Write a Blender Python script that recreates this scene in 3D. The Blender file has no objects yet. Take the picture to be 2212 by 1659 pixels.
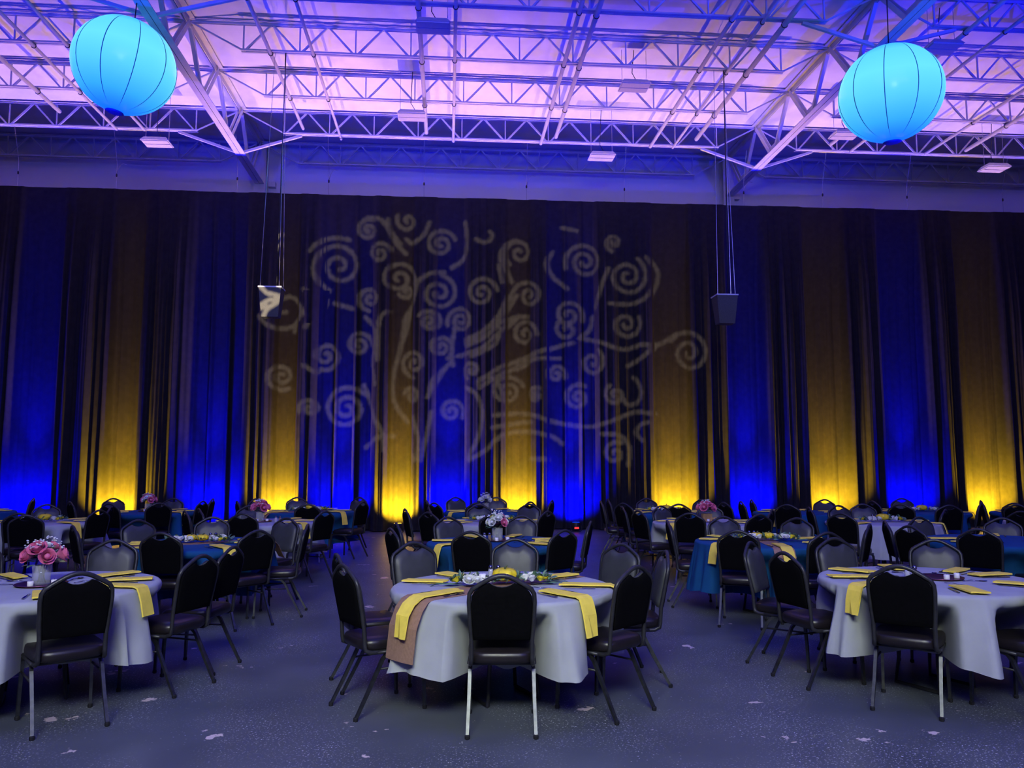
import bpy, math, random
import numpy as np
from mathutils import Vector, Matrix

random.seed(11)
scene = bpy.context.scene
COL = scene.collection
PI = math.pi

# ------------------------------------------------------------------ camera
cam_data = bpy.data.cameras.new('camera')
cam_data.sensor_width = 36.0
cam_data.lens = 36.0 * 1724.0 / 2212.0
cam = bpy.data.objects.new('camera', cam_data)
COL.objects.link(cam)
cam.location = (0.0, 0.0, 1.58)
cam.rotation_euler = (math.radians(90 + 5.6), 0.0, math.radians(-4.6))
scene.camera = cam

# ------------------------------------------------------------------ world, exposure
scene.view_settings.view_transform = 'Standard'
scene.view_settings.look = 'None'
scene.view_settings.gamma = 1.0
scene.view_settings.use_curve_mapping = False
scene.view_settings.exposure = 0.0
scene.cycles.max_bounces = 3
scene.cycles.diffuse_bounces = 2
scene.cycles.adaptive_threshold = 0.2
scene.cycles.glossy_bounces = 2
scene.cycles.transmission_bounces = 3
scene.cycles.transparent_max_bounces = 6
scene.cycles.caustics_reflective = False
scene.cycles.caustics_refractive = False
world = bpy.data.worlds.new('hall_air')
scene.world = world
world.use_nodes = True
world.node_tree.nodes['Background'].inputs[0].default_value = (0.02, 0.02, 0.06, 1)
world.node_tree.nodes['Background'].inputs[1].default_value = 0.2

# ------------------------------------------------------------------ house lights and added fills
BLUE = (0.0, 0.0, 1.0)
AMBER = (1.0, 0.47, 0.015)
Y_DRAPE = 18.88


def spot(name, loc, target, energy, color, angle, blend=1.0, size=0.05, parent=None):
    d = bpy.data.lights.new(name, 'SPOT')
    d.energy = energy
    d.color = color
    d.spot_size = math.radians(angle)
    d.spot_blend = blend
    d.shadow_soft_size = size
    o = bpy.data.objects.new(name, d)
    COL.objects.link(o)
    o.location = loc
    o.rotation_euler = (Vector(target) - Vector(loc)).to_track_quat('-Z', 'Y').to_euler()
    return o


def area(name, loc, target, energy, color, sx, sy, spread=180):
    d = bpy.data.lights.new(name, 'AREA')
    d.shape = 'RECTANGLE'
    d.size, d.size_y = sx, sy
    d.spread = math.radians(spread)
    d.energy = energy
    d.color = color
    o = bpy.data.objects.new(name, d)
    COL.objects.link(o)
    o.location = loc
    o.rotation_euler = (Vector(target) - Vector(loc)).to_track_quat('-Z', 'Y').to_euler()
    return o


K = 1.0
# unseen neutral fill added behind the photographer for the table sides and chair legs
area('neutral_fill', (-0.6, -3.2, 6.0), (0.5, 6.5, 0.4), 215 * K, (0.92, 1.0, 0.70), 3.5, 1.6, 95)
# unseen blue spots added beside and behind the camera to tint the roof steel
for wx, wy, tx, ty, we in ((-9.0, 3.0, -5.5, 11.5, 9000), (12.5, 3.0, 8.2, 11.5, 10500), (3.5, -2.0, 3.0, 8.0, 3600),
                           (-3.0, -2.0, -2.0, 8.0, 3200)):
    spot('blue_fill', (wx, wy, 0.3), (tx, ty, 9.8), we * K, BLUE, 62, 1.0, 0.1)
# added violet fills, unseen: roof bounce on the tables, and lavender on the back wall
area('violet_fill', (1.0, 5.0, 9.0), (0.8, 8.5, 0.0), 290 * K, (0.15, 0.13, 1.0), 12.0, 4.0)
area('violet_wall_fill', (1.3, -7.0, 8.5), (1.3, 20.9, 8.7), 1250 * K, (0.13, 0.095, 1.0), 18.0, 0.5)
# uplights at the foot of the drape: (colour, left and right edge of the bay they stand in)
BAYS = [('B', -13.28, -12.32), ('A', -11.75, -11.07), ('B', -9.75, -8.82), ('A', -7.67, -7.02), ('B', -5.89, -4.71),
        ('A', -3.98, -3.49), ('B', -3.07, -1.77), ('A', -1.37, -0.84), ('B', -0.29, 0.41), ('A', 1.38, 1.92),
        ('B', 2.36, 3.53), ('A', 4.91, 5.80), ('B', 6.73, 7.61), ('A', 8.71, 9.71), ('B', 10.61, 11.72),
        ('A', 12.61, 13.72), ('B', 15.08, 16.17)]
LAMP_Y = Y_DRAPE - 0.55
for c, x0, x1 in BAYS:
    x = (x0 + x1) / 2
    col = BLUE if c == 'B' else AMBER
    # the lamp's hot spot climbing the drape, its near field on the hem, and the spill that reaches the roof
    spot('uplight_beam', (x, LAMP_Y, 0.26), (x, Y_DRAPE, 4.4 if c == 'B' else 3.0), (10000 if c == 'B' else 1500) * K, col, 26, 1.0, 0.04)
    spot('uplight_field', (x, LAMP_Y, 0.26), (x, Y_DRAPE, 1.0), (3000 if c == 'B' else 2300) * K, col if c == 'B' else (1.0, 0.58, 0.01), 128, 1.0, 0.04)
    spot('uplight_spill', (x, LAMP_Y, 0.26), (x, LAMP_Y - (1.8 if c == 'B' else 2.3), 9.8), (1200 if c == 'B' else 2000) * K, col, 60 if c == 'B' else 36, 1.0, 0.06)
# pattern projector (its housing and cut-out plate are built further down)
GOBO = Vector((-3.75, 0.3, 1.95))
GOBO_D = 0.5
spot('pattern_projector_light', GOBO, (0.2, 18.45, 5.0), 30000 * K, (1.0, 0.80, 0.52), 37, 0.15, 0.0011)


# ------------------------------------------------------------------ materials
MATS = {}


def mat(name, color, rough=0.6, metal=0.0, var=0.15, scale=30.0, bump=0.0, bscale=200.0, sheen=0.0, spec=0.5,
        emit=None, trans=0.0, ior=1.45):
    m = bpy.data.materials.new(name)
    m.use_nodes = True
    nt = m.node_tree
    b = nt.nodes['Principled BSDF']
    tc = nt.nodes.new('ShaderNodeTexCoord')
    nz = nt.nodes.new('ShaderNodeTexNoise')
    nz.inputs['Scale'].default_value = scale
    nz.inputs['Detail'].default_value = 3.0
    nt.links.new(tc.outputs['Object'], nz.inputs['Vector'])
    rp = nt.nodes.new('ShaderNodeValToRGB')
    rp.color_ramp.elements[0].position = 0.3
    rp.color_ramp.elements[1].position = 0.7
    rp.color_ramp.elements[0].color = tuple(c * (1 - var) for c in color) + (1,)
    rp.color_ramp.elements[1].color = tuple(min(1, c * (1 + var)) for c in color) + (1,)
    nt.links.new(nz.outputs['Fac'], rp.inputs['Fac'])
    nt.links.new(rp.outputs['Color'], b.inputs['Base Color'])
    b.inputs['Roughness'].default_value = rough
    b.inputs['Metallic'].default_value = metal
    b.inputs['Specular IOR Level'].default_value = spec
    b.inputs['IOR'].default_value = ior
    b.inputs['Transmission Weight'].default_value = trans
    if sheen:
        b.inputs['Sheen Weight'].default_value = sheen
        b.inputs['Sheen Roughness'].default_value = 0.5
    if bump:
        n2 = nt.nodes.new('ShaderNodeTexNoise')
        n2.inputs['Scale'].default_value = bscale
        nt.links.new(tc.outputs['Object'], n2.inputs['Vector'])
        bp = nt.nodes.new('ShaderNodeBump')
        bp.inputs['Strength'].default_value = bump
        bp.inputs['Distance'].default_value = 0.005
        nt.links.new(n2.outputs['Fac'], bp.inputs['Height'])
        nt.links.new(bp.outputs['Normal'], b.inputs['Normal'])
    if emit:
        b.inputs['Emission Color'].default_value = emit[0] + (1,)
        b.inputs['Emission Strength'].default_value = emit[1]
    MATS[name] = m
    return m


mat('grey_cloth', (0.40, 0.42, 0.42), 0.9, var=0.06, scale=6, bump=0.15, bscale=400, spec=0.2)
mat('blue_cloth', (0.006, 0.070, 0.20), 0.85, var=0.10, scale=6, bump=0.15, bscale=400, spec=0.25)
mat('yellow_napkin', (0.92, 0.72, 0.10), 0.85, var=0.06, scale=20, bump=0.1, bscale=400, spec=0.2)
mat('runner_cloth', (0.33, 0.20, 0.13), 0.9, var=0.12, scale=60, bump=0.3, bscale=500, spec=0.1)
mat('drape_fabric', (0.016, 0.0155, 0.018), 0.85, var=0.18, scale=8, bump=0.2, bscale=120, spec=0.15)
mat('chair_vinyl', (0.045, 0.048, 0.046), 0.42, var=0.15, scale=12, bump=0.12, bscale=350)
mat('chair_seat_vinyl', (0.014, 0.011, 0.012), 0.32, var=0.15, scale=12, bump=0.1, bscale=350)
mat('chair_back_fabric', (0.0035, 0.0035, 0.004), 0.95, var=0.2, scale=60, spec=0.05)
mat('leg_steel', (0.10, 0.105, 0.10), 0.40, metal=0.9, var=0.2, scale=25)
mat('chair_steel', (0.034, 0.034, 0.037), 0.38, metal=0.3, var=0.25, scale=25)
mat('rubber', (0.008, 0.008, 0.009), 0.8)
mat('white_paint', (0.66, 0.66, 0.68), 0.55, var=0.06, scale=3, spec=0.3)
mat('wall_paint', (0.68, 0.68, 0.72), 0.8, var=0.05, scale=0.6, spec=0.2)
mat('steel_paint', (0.55, 0.55, 0.57), 0.45, var=0.08, scale=4)
mat('dark_steel', (0.03, 0.03, 0.034), 0.4, metal=0.4)
mat('galvanised', (0.42, 0.43, 0.45), 0.35, metal=0.6, var=0.12, scale=10)
mat('lamp_housing', (0.50, 0.50, 0.50), 0.45, var=0.06)
mat('lamp_lens', (0.55, 0.54, 0.50), 0.25, var=0.04)
mat('black_plastic', (0.012, 0.012, 0.013), 0.5)
mat('speaker_black', (0.06, 0.06, 0.055), 0.65, var=0.2, scale=80)
mat('speaker_top', (0.55, 0.55, 0.58), 0.4)
mat('wire_steel', (0.45, 0.45, 0.48), 0.3, metal=0.8)
mat('tabletop_laminate', (0.25, 0.2, 0.15), 0.5)
mat('cutlery_steel', (0.20, 0.21, 0.25), 0.14, metal=1.0, var=0.05)
mat('mauve_metal', (0.30, 0.10, 0.16), 0.22, metal=0.85, var=0.1)
mat('clear_glass', (0.92, 0.95, 0.95), 0.03, trans=1.0, var=0.01)
mat('shaker_glass', (0.75, 0.76, 0.78), 0.1, trans=0.4, var=0.02)
mat('pepper_glass', (0.30, 0.22, 0.15), 0.15, trans=0.2, var=0.1)
mat('candle_wax', (0.85, 0.83, 0.78), 0.5, var=0.03)
mat('rose_pink', (0.72, 0.16, 0.30), 0.6, var=0.2, scale=40)
mat('rose_white', (0.80, 0.82, 0.74), 0.6, var=0.08, scale=40)
mat('rose_yellow', (0.82, 0.70, 0.03), 0.6, var=0.12, scale=40)
mat('gourd_yellow', (0.86, 0.66, 0.02), 0.4, var=0.12, scale=12)
mat('leaf_green', (0.10, 0.19, 0.12), 0.55, var=0.4, scale=25)
mat('leaf_pale', (0.30, 0.32, 0.18), 0.6, var=0.3, scale=25)
mat('stem_green', (0.06, 0.08, 0.03), 0.6, var=0.3)
mat('box_wood', (0.35, 0.20, 0.08), 0.7, var=0.3, scale=15)
mat('seam_thread', (0.01, 0.16, 0.22), 0.6)
mat('globe_cap', (0.0, 0.03, 0.5), 0.5)
mat('lens_blue', (0.0, 0.0, 0.2), 0.3, emit=((0.0, 0.03, 1.0), 4.0))
mat('lens_amber', (0.2, 0.1, 0.0), 0.3, emit=((1.0, 0.5, 0.05), 4.0))
mat('display_red', (0.1, 0.0, 0.0), 0.3, emit=((1.0, 0.05, 0.05), 1.2))


def floor_material():
    m = bpy.data.materials.new('painted_concrete')
    m.use_nodes = True
    nt = m.node_tree
    L = nt.links.new
    b = nt.nodes['Principled BSDF']
    tc = nt.nodes.new('ShaderNodeTexCoord')

    def noise(scale, detail, rough=0.5):
        n = nt.nodes.new('ShaderNodeTexNoise')
        n.inputs['Scale'].default_value = scale
        n.inputs['Detail'].default_value = detail
        n.inputs['Roughness'].default_value = rough
        L(tc.outputs['Object'], n.inputs['Vector'])
        return n

    def ramp(src, p0, p1, c0=(0, 0, 0, 1), c1=(1, 1, 1, 1)):
        r = nt.nodes.new('ShaderNodeValToRGB')
        r.color_ramp.elements[0].position = p0
        r.color_ramp.elements[1].position = p1
        r.color_ramp.elements[0].color = c0
        r.color_ramp.elements[1].color = c1
        L(src, r.inputs['Fac'])
        return r

    def mix(fac, a, c, amount=1.0):
        x = nt.nodes.new('ShaderNodeMix')
        x.data_type = 'RGBA'
        L(fac, x.inputs[0])
        if isinstance(a, tuple):
            x.inputs[6].default_value = a
        else:
            L(a, x.inputs[6])
        if isinstance(c, tuple):
            x.inputs[7].default_value = c
        else:
            L(c, x.inputs[7])
        return x.outputs[2]

    def mul(a, c):
        x = nt.nodes.new('ShaderNodeMath')
        x.operation = 'MULTIPLY'
        L(a, x.inputs[0])
        if isinstance(c, float):
            x.inputs[1].default_value = c
        else:
            L(c, x.inputs[1])
        return x.outputs[0]

    base = ramp(noise(1.3, 4).outputs['Fac'], 0.3, 0.7, (0.078, 0.090, 0.105, 1), (0.118, 0.132, 0.152, 1)).outputs['Color']
    # fine scuffs, worn in patches
    fine = ramp(noise(75, 3, 0.6).outputs['Fac'], 0.60, 0.66)
    patch = ramp(noise(1.1, 2).outputs['Fac'], 0.42, 0.60)
    base = mix(mul(mul(fine.outputs['Color'], patch.outputs['Color']), 1.0), base, (0.75, 0.76, 0.78, 1))
    # bare chips where the paint is gone
    chip = ramp(noise(2.7, 6, 0.58).outputs['Fac'], 0.665, 0.675)
    base = mix(mul(chip.outputs['Color'], 0.9), base, (0.80, 0.66, 0.58, 1))
    scr = nt.nodes.new('ShaderNodeTexVoronoi')
    scr.inputs['Scale'].default_value = 30
    L(tc.outputs['Object'], scr.inputs['Vector'])
    dots = ramp(scr.outputs['Distance'], 0.09, 0.15, (1, 1, 1, 1), (0, 0, 0, 1))
    p2 = ramp(noise(2.3, 2).outputs['Fac'], 0.5, 0.62)
    base = mix(mul(mul(dots.outputs['Color'], p2.outputs['Color']), 0.85), base, (0.7, 0.7, 0.74, 1))
    L(base, b.inputs['Base Color'])
    b.inputs['Roughness'].default_value = 0.34
    b.inputs['Specular IOR Level'].default_value = 0.28
    MATS['floor'] = m


floor_material()


def globe_material():
    # glow painted on the lantern skin: cyan belly, fading to deeper blue at both ends
    m = bpy.data.materials.new('lantern_skin')
    m.use_nodes = True
    nt = m.node_tree
    b = nt.nodes['Principled BSDF']
    tc = nt.nodes.new('ShaderNodeTexCoord')
    sx = nt.nodes.new('ShaderNodeSeparateXYZ')
    nt.links.new(tc.outputs['Object'], sx.inputs[0])
    mr = nt.nodes.new('ShaderNodeMapRange')
    mr.inputs['From Min'].default_value = -0.78
    mr.inputs['From Max'].default_value = 0.78
    nt.links.new(sx.outputs['Z'], mr.inputs['Value'])
    rp = nt.nodes.new('ShaderNodeValToRGB')
    e = rp.color_ramp.elements
    e[0].position = 0.0
    e[0].color = (0.0, 0.10, 1.0, 1)
    e[1].position = 0.16
    e[1].color = (0.03, 0.36, 1.0, 1)
    for p, c in ((0.38, (0.085, 0.56, 1.0, 1)), (0.62, (0.13, 0.70, 1.0, 1)), (0.84, (0.10, 0.62, 1.0, 1)), (1.0, (0.01, 0.3, 1.0, 1))):
        x = rp.color_ramp.elements.new(p)
        x.color = c
    nt.links.new(mr.outputs['Result'], rp.inputs['Fac'])
    nt.links.new(rp.outputs['Color'], b.inputs['Emission Color'])
    b.inputs['Emission Strength'].default_value = 1.15
    b.inputs['Base Color'].default_value = (0.05, 0.2, 0.3, 1)
    b.inputs['Roughness'].default_value = 0.25
    MATS['lantern_skin'] = m
    g = MATS['clear_glass'].node_tree.nodes['Principled BSDF']
    g.inputs['Transmission Weight'].default_value = 0.0
    g.inputs['Alpha'].default_value = 0.22


globe_material()


# ------------------------------------------------------------------ mesh helpers
class MB:
    def __init__(self):
        self.v = []
        self.f = []

    def add(self, vs, fs):
        o = len(self.v)
        self.v += [tuple(p) for p in vs]
        self.f += [tuple(i + o for i in q) for q in fs]
        return self

    def box(self, x0, x1, y0, y1, z0, z1):
        return self.add([(x0, y0, z0), (x1, y0, z0), (x1, y1, z0), (x0, y1, z0), (x0, y0, z1), (x1, y0, z1), (x1, y1, z1), (x0, y1, z1)],
                        [(0, 3, 2, 1), (4, 5, 6, 7), (0, 1, 5, 4), (1, 2, 6, 5), (2, 3, 7, 6), (3, 0, 4, 7)])

    def bar(self, a, b, w, h=None, up=(0, 0, 1)):
        a, b = Vector(a), Vector(b)
        h = h or w
        d = (b - a).normalized()
        s = d.cross(Vector(up))
        if s.length < 1e-4:
            s = d.cross(Vector((1, 0, 0)))
        s.normalize()
        t = s.cross(d).normalized()
        vs = []
        for p in (a, b):
            for i, j in ((-1, -1), (1, -1), (1, 1), (-1, 1)):
                vs.append(p + s * (i * w / 2) + t * (j * h / 2))
        return self.add(vs, [(0, 1, 2, 3), (7, 6, 5, 4), (0, 4, 5, 1), (1, 5, 6, 2), (2, 6, 7, 3), (3, 7, 4, 0)])

    def sweep(self, pts, r, n=6, closed=False, caps=True):
        pts = [Vector(p) for p in pts]
        N = len(pts)
        rs = r if isinstance(r, (list, tuple)) else [r] * N
        vs, fs = [], []
        ref = None
        for i, p in enumerate(pts):
            if closed:
                d = pts[(i + 1) % N] - pts[i - 1]
            else:
                d = pts[min(i + 1, N - 1)] - pts[max(i - 1, 0)]
            d.normalize()
            if ref is None:
                ref = Vector((0, 0, 1)) if abs(d.z) < 0.9 else Vector((0, 1, 0))
            s = d.cross(ref).normalized()
            ref = s.cross(d).normalized()
            for k in range(n):
                a = 2 * PI * (k + 0.5) / n
                vs.append(p + s * (math.cos(a) * rs[i]) + ref * (math.sin(a) * rs[i]))
        m = N if closed else N - 1
        for i in range(m):
            for k in range(n):
                a, b2 = i * n + k, i * n + (k + 1) % n
                c = ((i + 1) % N) * n
                fs.append((a, b2, c + (k + 1) % n, c + k))
        if caps and not closed:
            fs.append(tuple(reversed(range(n))))
            fs.append(tuple(range((N - 1) * n, N * n)))
        return self.add(vs, fs)

    def lathe(self, prof, n=24, c=(0, 0, 0), rib=None):
        vs, fs = [], []
        for (r, z) in prof:
            for k in range(n):
                a = 2 * PI * k / n
                q = r * (1 + (rib(a) if rib else 0))
                vs.append((c[0] + q * math.cos(a), c[1] + q * math.sin(a), c[2] + z))
        for i in range(len(prof) - 1):
            for k in range(n):
                k2 = (k + 1) % n
                fs.append((i * n + k, i * n + k2, (i + 1) * n + k2, (i + 1) * n + k))
        fs.append(tuple(reversed(range(n))))
        fs.append(tuple(range((len(prof) - 1) * n, len(prof) * n)))
        return self.add(vs, fs)

    def grid(self, rows, closed=False):
        n = len(rows[0])
        vs = [p for r in rows for p in r]
        fs = []
        for i in range(len(rows) - 1):
            for k in range(n if closed else n - 1):
                k2 = (k + 1) % n
                fs.append((i * n + k, i * n + k2, (i + 1) * n + k2, (i + 1) * n + k))
        return self.add(vs, fs)

    def mesh(self, name, m, smooth=False):
        me = bpy.data.meshes.new(name)
        me.from_pydata([tuple(p) for p in self.v], [], self.f)
        me.materials.append(MATS[m] if isinstance(m, str) else m)
        if smooth:
            me.polygons.foreach_set('use_smooth', [True] * len(me.polygons))
        me.update()
        return me

    def build(self, name, m, parent=None, smooth=False, loc=None):
        return link(name, self.mesh(name, m, smooth), parent, loc)


def link(name, me, parent=None, loc=None, rotz=None):
    o = bpy.data.objects.new(name, me)
    COL.objects.link(o)
    if parent is not None:
        o.parent = parent
    if loc is not None:
        o.location = loc
    if rotz is not None:
        o.rotation_euler = (0, 0, rotz)
    return o


def tag(o, label=None, cat=None, group=None, kind=None):
    if label:
        o['label'] = label
    if cat:
        o['category'] = cat
    if group:
        o['group'] = group
    if kind:
        o['kind'] = kind
    return o


def thing(name, label, cat, loc=(0, 0, 0), rotz=0.0, group=None):
    return tag(link(name, None, None, loc, rotz), label, cat, group)


def arc_pts(fn, n):
    return [fn(i / (n - 1)) for i in range(n)]


# ------------------------------------------------------------------ the hall
tag(MB().box(-18, 20.5, -13, 21.2, -0.2, 0.0).build('floor', 'floor'), kind='structure')
tag(MB().box(-18, 20.5, -13, 21.2, 9.92, 10.1).build('ceiling', 'white_paint'), kind='structure')
tag(MB().box(-18, 20.5, 20.95, 21.2, 0.0, 9.92).build('wall_back', 'wall_paint'), kind='structure')
tag(MB().box(-18.2, -18, -13, 21.2, 0.0, 9.92).build('wall_left', 'wall_paint'), kind='structure')
tag(MB().box(20.5, 20.7, -13, 21.2, 0.0, 9.92).build('wall_right', 'wall_paint'), kind='structure')
tag(MB().box(-18, 20.5, -13.2, -13, 0.0, 9.92).build('wall_front', 'wall_paint'), kind='structure')

TRUSS_X = (-4.93, 7.60)
JY = [20.55, 18.62, 16.66, 14.77, 12.93, 11.02, 9.1]     # joist lines, from the wall towards the camera
Z_BOT, Z_TOP = 9.32, 9.86

# steel columns on the back wall under the truss ends
for i, tx in enumerate(TRUSS_X):
    side = 'left' if i == 0 else 'right'
    col = thing('wall_column', 'white steel column standing on the back wall under the %s truss end' % side, 'column', (tx, 20.8, 0))
    MB().box(-0.02, 0.02, -0.15, 0.13, 0.0, 9.9).build('web', 'steel_paint', col)
    MB().box(-0.15, 0.15, -0.17, -0.15, 0.0, 9.9).build('flange', 'steel_paint', col)
    MB().box(-0.15, 0.15, 0.13, 0.148, 0.0, 9.9).build('flange', 'steel_paint', col)
    MB().box(0.18, 0.36, -0.02, 0.148, 8.78, 8.92).build('junction_box', 'steel_paint', col)

# main trusses, running from the back wall over the camera
for i, tx in enumerate(TRUSS_X):
    side = 'left' if i == 0 else 'right'
    t = thing('roof_truss', 'white steel roof truss running overhead, %s of the two' % side, 'truss', (tx, 20.6, 8.8))
    y_end = 2.0
    rise = 0.012

    def zb(y):
        return rise * (20.6 - y)
    # bottom chord: two angles side by side with a flat underside
    for s in (-1, 1):
        m = MB()
        m.bar((s * 0.062, 0, 0), (s * 0.062, y_end - 20.6, zb(y_end)), 0.11, 0.016)
        m.bar((s * 0.014, 0, 0.055), (s * 0.014, y_end - 20.6, zb(y_end) + 0.055), 0.016, 0.10)
        m.build('bottom_chord', 'steel_paint', t)
    for s in (-1, 1):
        m = MB()
        m.bar((s * 0.07, 0.02, 1.09), (s * 0.07, y_end - 20.6, 1.09), 0.12, 0.016)
        m.bar((s * 0.014, 0.02, 1.03), (s * 0.014, y_end - 20.6, 1.03), 0.016, 0.12)
        m.build('top_chord', 'steel_paint', t)
    ys = [y for y in JY] + [7.2, 5.3, 3.4]
    for k in range(len(ys) - 1):
        ya, yb = ys[k], ys[k + 1]
        ym = (ya + yb) / 2
        # every panel: one member falling from each joist seat to the node between them
        for s in (-1, 1):
            MB().bar((s * 0.045, ya - 20.6 - 0.08, 1.02), (s * 0.045, ym - 20.6 + 0.12, zb(ym) + 0.06), 0.02, 0.085).build('web_member', 'steel_paint', t)
        MB().bar((0, yb - 20.6 + 0.08, 1.02), (0, ym - 20.6 - 0.12, zb(ym) + 0.06), 0.075, 0.075).build('web_member', 'steel_paint', t)
        MB().box(-0.012, 0.012, ym - 20.6 - 0.2, ym - 20.6 + 0.2, zb(ym) + 0.02, zb(ym) + 0.2).build('gusset_plate', 'steel_paint', t)
    # knee braces out to the joists
    for jy in (JY[1], JY[4]):
        zz = zb(jy)
        for s in (-1, 1):
            MB().bar((s * 0.08, jy - 20.6, zz + 0.02), (s * 1.42, jy - 20.6 + 0.02, Z_BOT - 8.8 - 0.02), 0.055, 0.055).build('knee_brace', 'steel_paint', t)

# open-web joists between the trusses, with shared bars
SPAN = 12.53
NP = 12
PANEL = (SPAN - 2 * 1.02) / (NP - 2)
XN = [0.0] + [1.02 + PANEL * k for k in range(NP - 1)] + [SPAN]     # bottom nodes at XN[1:-1]
web_v = MB().bar((0, 0, 0), (0, 0, Z_TOP - Z_BOT), 0.026, 0.026).mesh('web_bar', 'steel_paint')
hx = PANEL / 2
web_u = MB().bar((0.03, 0, 0.01), (hx - 0.02, 0, Z_TOP - Z_BOT - 0.01), 0.034, 0.034).mesh('web_bar', 'steel_paint')
web_d = MB().bar((-0.03, 0, 0.01), (-hx + 0.02, 0, Z_TOP - Z_BOT - 0.01), 0.034, 0.034).mesh('web_bar', 'steel_paint')
web_e0 = MB().bar((0.0, 0, 0.01), (-1.0, 0, Z_TOP - Z_BOT), 0.03, 0.03).mesh('web_bar', 'steel_paint')
web_e1 = MB().bar((0.0, 0, 0.01), (1.0, 0, Z_TOP - Z_BOT), 0.03, 0.03).mesh('web_bar', 'steel_paint')
bc = MB()
bc.bar((0.98, -0.036, 0), (SPAN - 0.98, -0.036, 0), 0.045, 0.012)
bc.bar((0.98, 0.036, 0), (SPAN - 0.98, 0.036, 0), 0.045, 0.012)
bc.bar((0.98, -0.018, 0.02), (SPAN - 0.98, -0.018, 0.02), 0.010, 0.045)
bc.bar((0.98, 0.018, 0.02), (SPAN - 0.98, 0.018, 0.02), 0.010, 0.045)
bc_me = bc.mesh('bottom_chord', 'steel_paint')
tcm = MB()
tcm.bar((0.06, -0.045, Z_TOP - Z_BOT + 0.02), (SPAN - 0.06, -0.045, Z_TOP - Z_BOT + 0.02), 0.05, 0.012)
tcm.bar((0.06, 0.045, Z_TOP - Z_BOT + 0.02), (SPAN - 0.06, 0.045, Z_TOP - Z_BOT + 0.02), 0.05, 0.012)
tcm.bar((0.06, -0.022, Z_TOP - Z_BOT), (SPAN - 0.06, -0.022, Z_TOP - Z_BOT), 0.010, 0.05)
tcm.bar((0.06, 0.022, Z_TOP - Z_BOT), (SPAN - 0.06, 0.022, Z_TOP - Z_BOT), 0.010, 0.05)
tc_me = tcm.mesh('top_chord', 'steel_paint')
ORD = ['the back wall', 'the drape hanging line', 'third line from the back wall', 'fourth line from the back wall',
       'fifth line from the back wall', 'sixth line from the back wall', 'seventh line from the back wall']
for j, y in enumerate(JY[:6]):
    for b, x0 in enumerate((TRUSS_X[0] - SPAN, TRUSS_X[0], TRUSS_X[1])):
        bay = ('left of the left truss', 'between the two trusses', 'right of the right truss')[b]
        lab = {0: 'white open-web roof joist along the back wall, %s', 1: 'white open-web roof joist right above the drape, %s'}.get(
            j, 'white open-web roof joist, %s out from the drape, %%s' % ('', '', 'first', 'second', 'third', 'fourth')[j])
        jt = thing('roof_joist', lab % bay, 'joist', (x0, y, Z_BOT), 0, 'open-web roof joists')
        link('bottom_chord', bc_me, jt)
        link('top_chord', tc_me, jt)
        for k in range(1, NP):
            xn = XN[k]
            link('web_bar', web_v, jt, (xn, 0, 0))
            if k < NP - 1:
                link('web_bar', web_u, jt, (xn, 0, 0))
            if k > 1:
                link('web_bar', web_d, jt, (xn, 0, 0))
        link('web_bar', web_e0, jt, (XN[1], 0, 0))
        link('web_bar', web_e1, jt, (XN[-2], 0, 0))

# conduits and pipes laid across the joists
PIPES = [(-3.40, 18.2, 0.035, 0.0), (-2.60, 18.75, 0.03, 0.0), (-0.55, 18.1, 0.045, 0.10), (0.08, 18.66, 0.035, 0.0), (2.20, 18.62, 0.04, 0.0),
         (2.50, 18.1, 0.045, 0.12), (4.90, 18.6, 0.04, 0.0), (5.45, 18.55, 0.03, 0.05), (5.85, 17.95, 0.05, 0.10), (-7.10, 18.56, 0.035, 0.0),
         (-7.70, 18.5, 0.035, 0.05), (-8.55, 17.6, 0.045, 0.10), (9.2, 18.0, 0.045, 0.1), (9.95, 18.5, 0.035, 0.0), (11.9, 18.5, 0.035, 0.0),
         (12.7, 18.1, 0.045, 0.1)]
for i, (x, y1, r, dz) in enumerate(PIPES):
    y0 = 8.5
    z = Z_BOT - 0.012 - r / 2 - 0.002 if dz == 0 else Z_BOT - 0.03 - r
    where = 'in the left bay' if x < TRUSS_X[0] else ('in the right bay' if x > TRUSS_X[1] else 'between the trusses')
    seq = sorted(p[0] for p in PIPES if (p[0] < TRUSS_X[0]) == (x < TRUSS_X[0]) and (p[0] > TRUSS_X[1]) == (x > TRUSS_X[1]))
    n = ('first', 'second', 'third', 'fourth', 'fifth', 'sixth', 'seventh', 'eighth', 'ninth')[seq.index(x)]
    p = thing('ceiling_pipe', 'painted pipe slung under the roof joists %s, %s from the left' % (where, n), 'pipe', (x, y1, z), 0, 'pipes under the roof')
    MB().sweep([(0, 0, 0), (0, y0 - y1, 0)], r, 8).build('tube', 'steel_paint', p, True)
    for jy in JY[1:6]:
        if jy < y1 - 0.1:
            MB().sweep([(math.cos(a) * (r + 0.008), jy - y1, math.sin(a) * (r + 0.008)) for a in [k * PI / 4 for k in range(8)]], 0.008, 4, closed=True).build('clamp', 'dark_steel', p)

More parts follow.
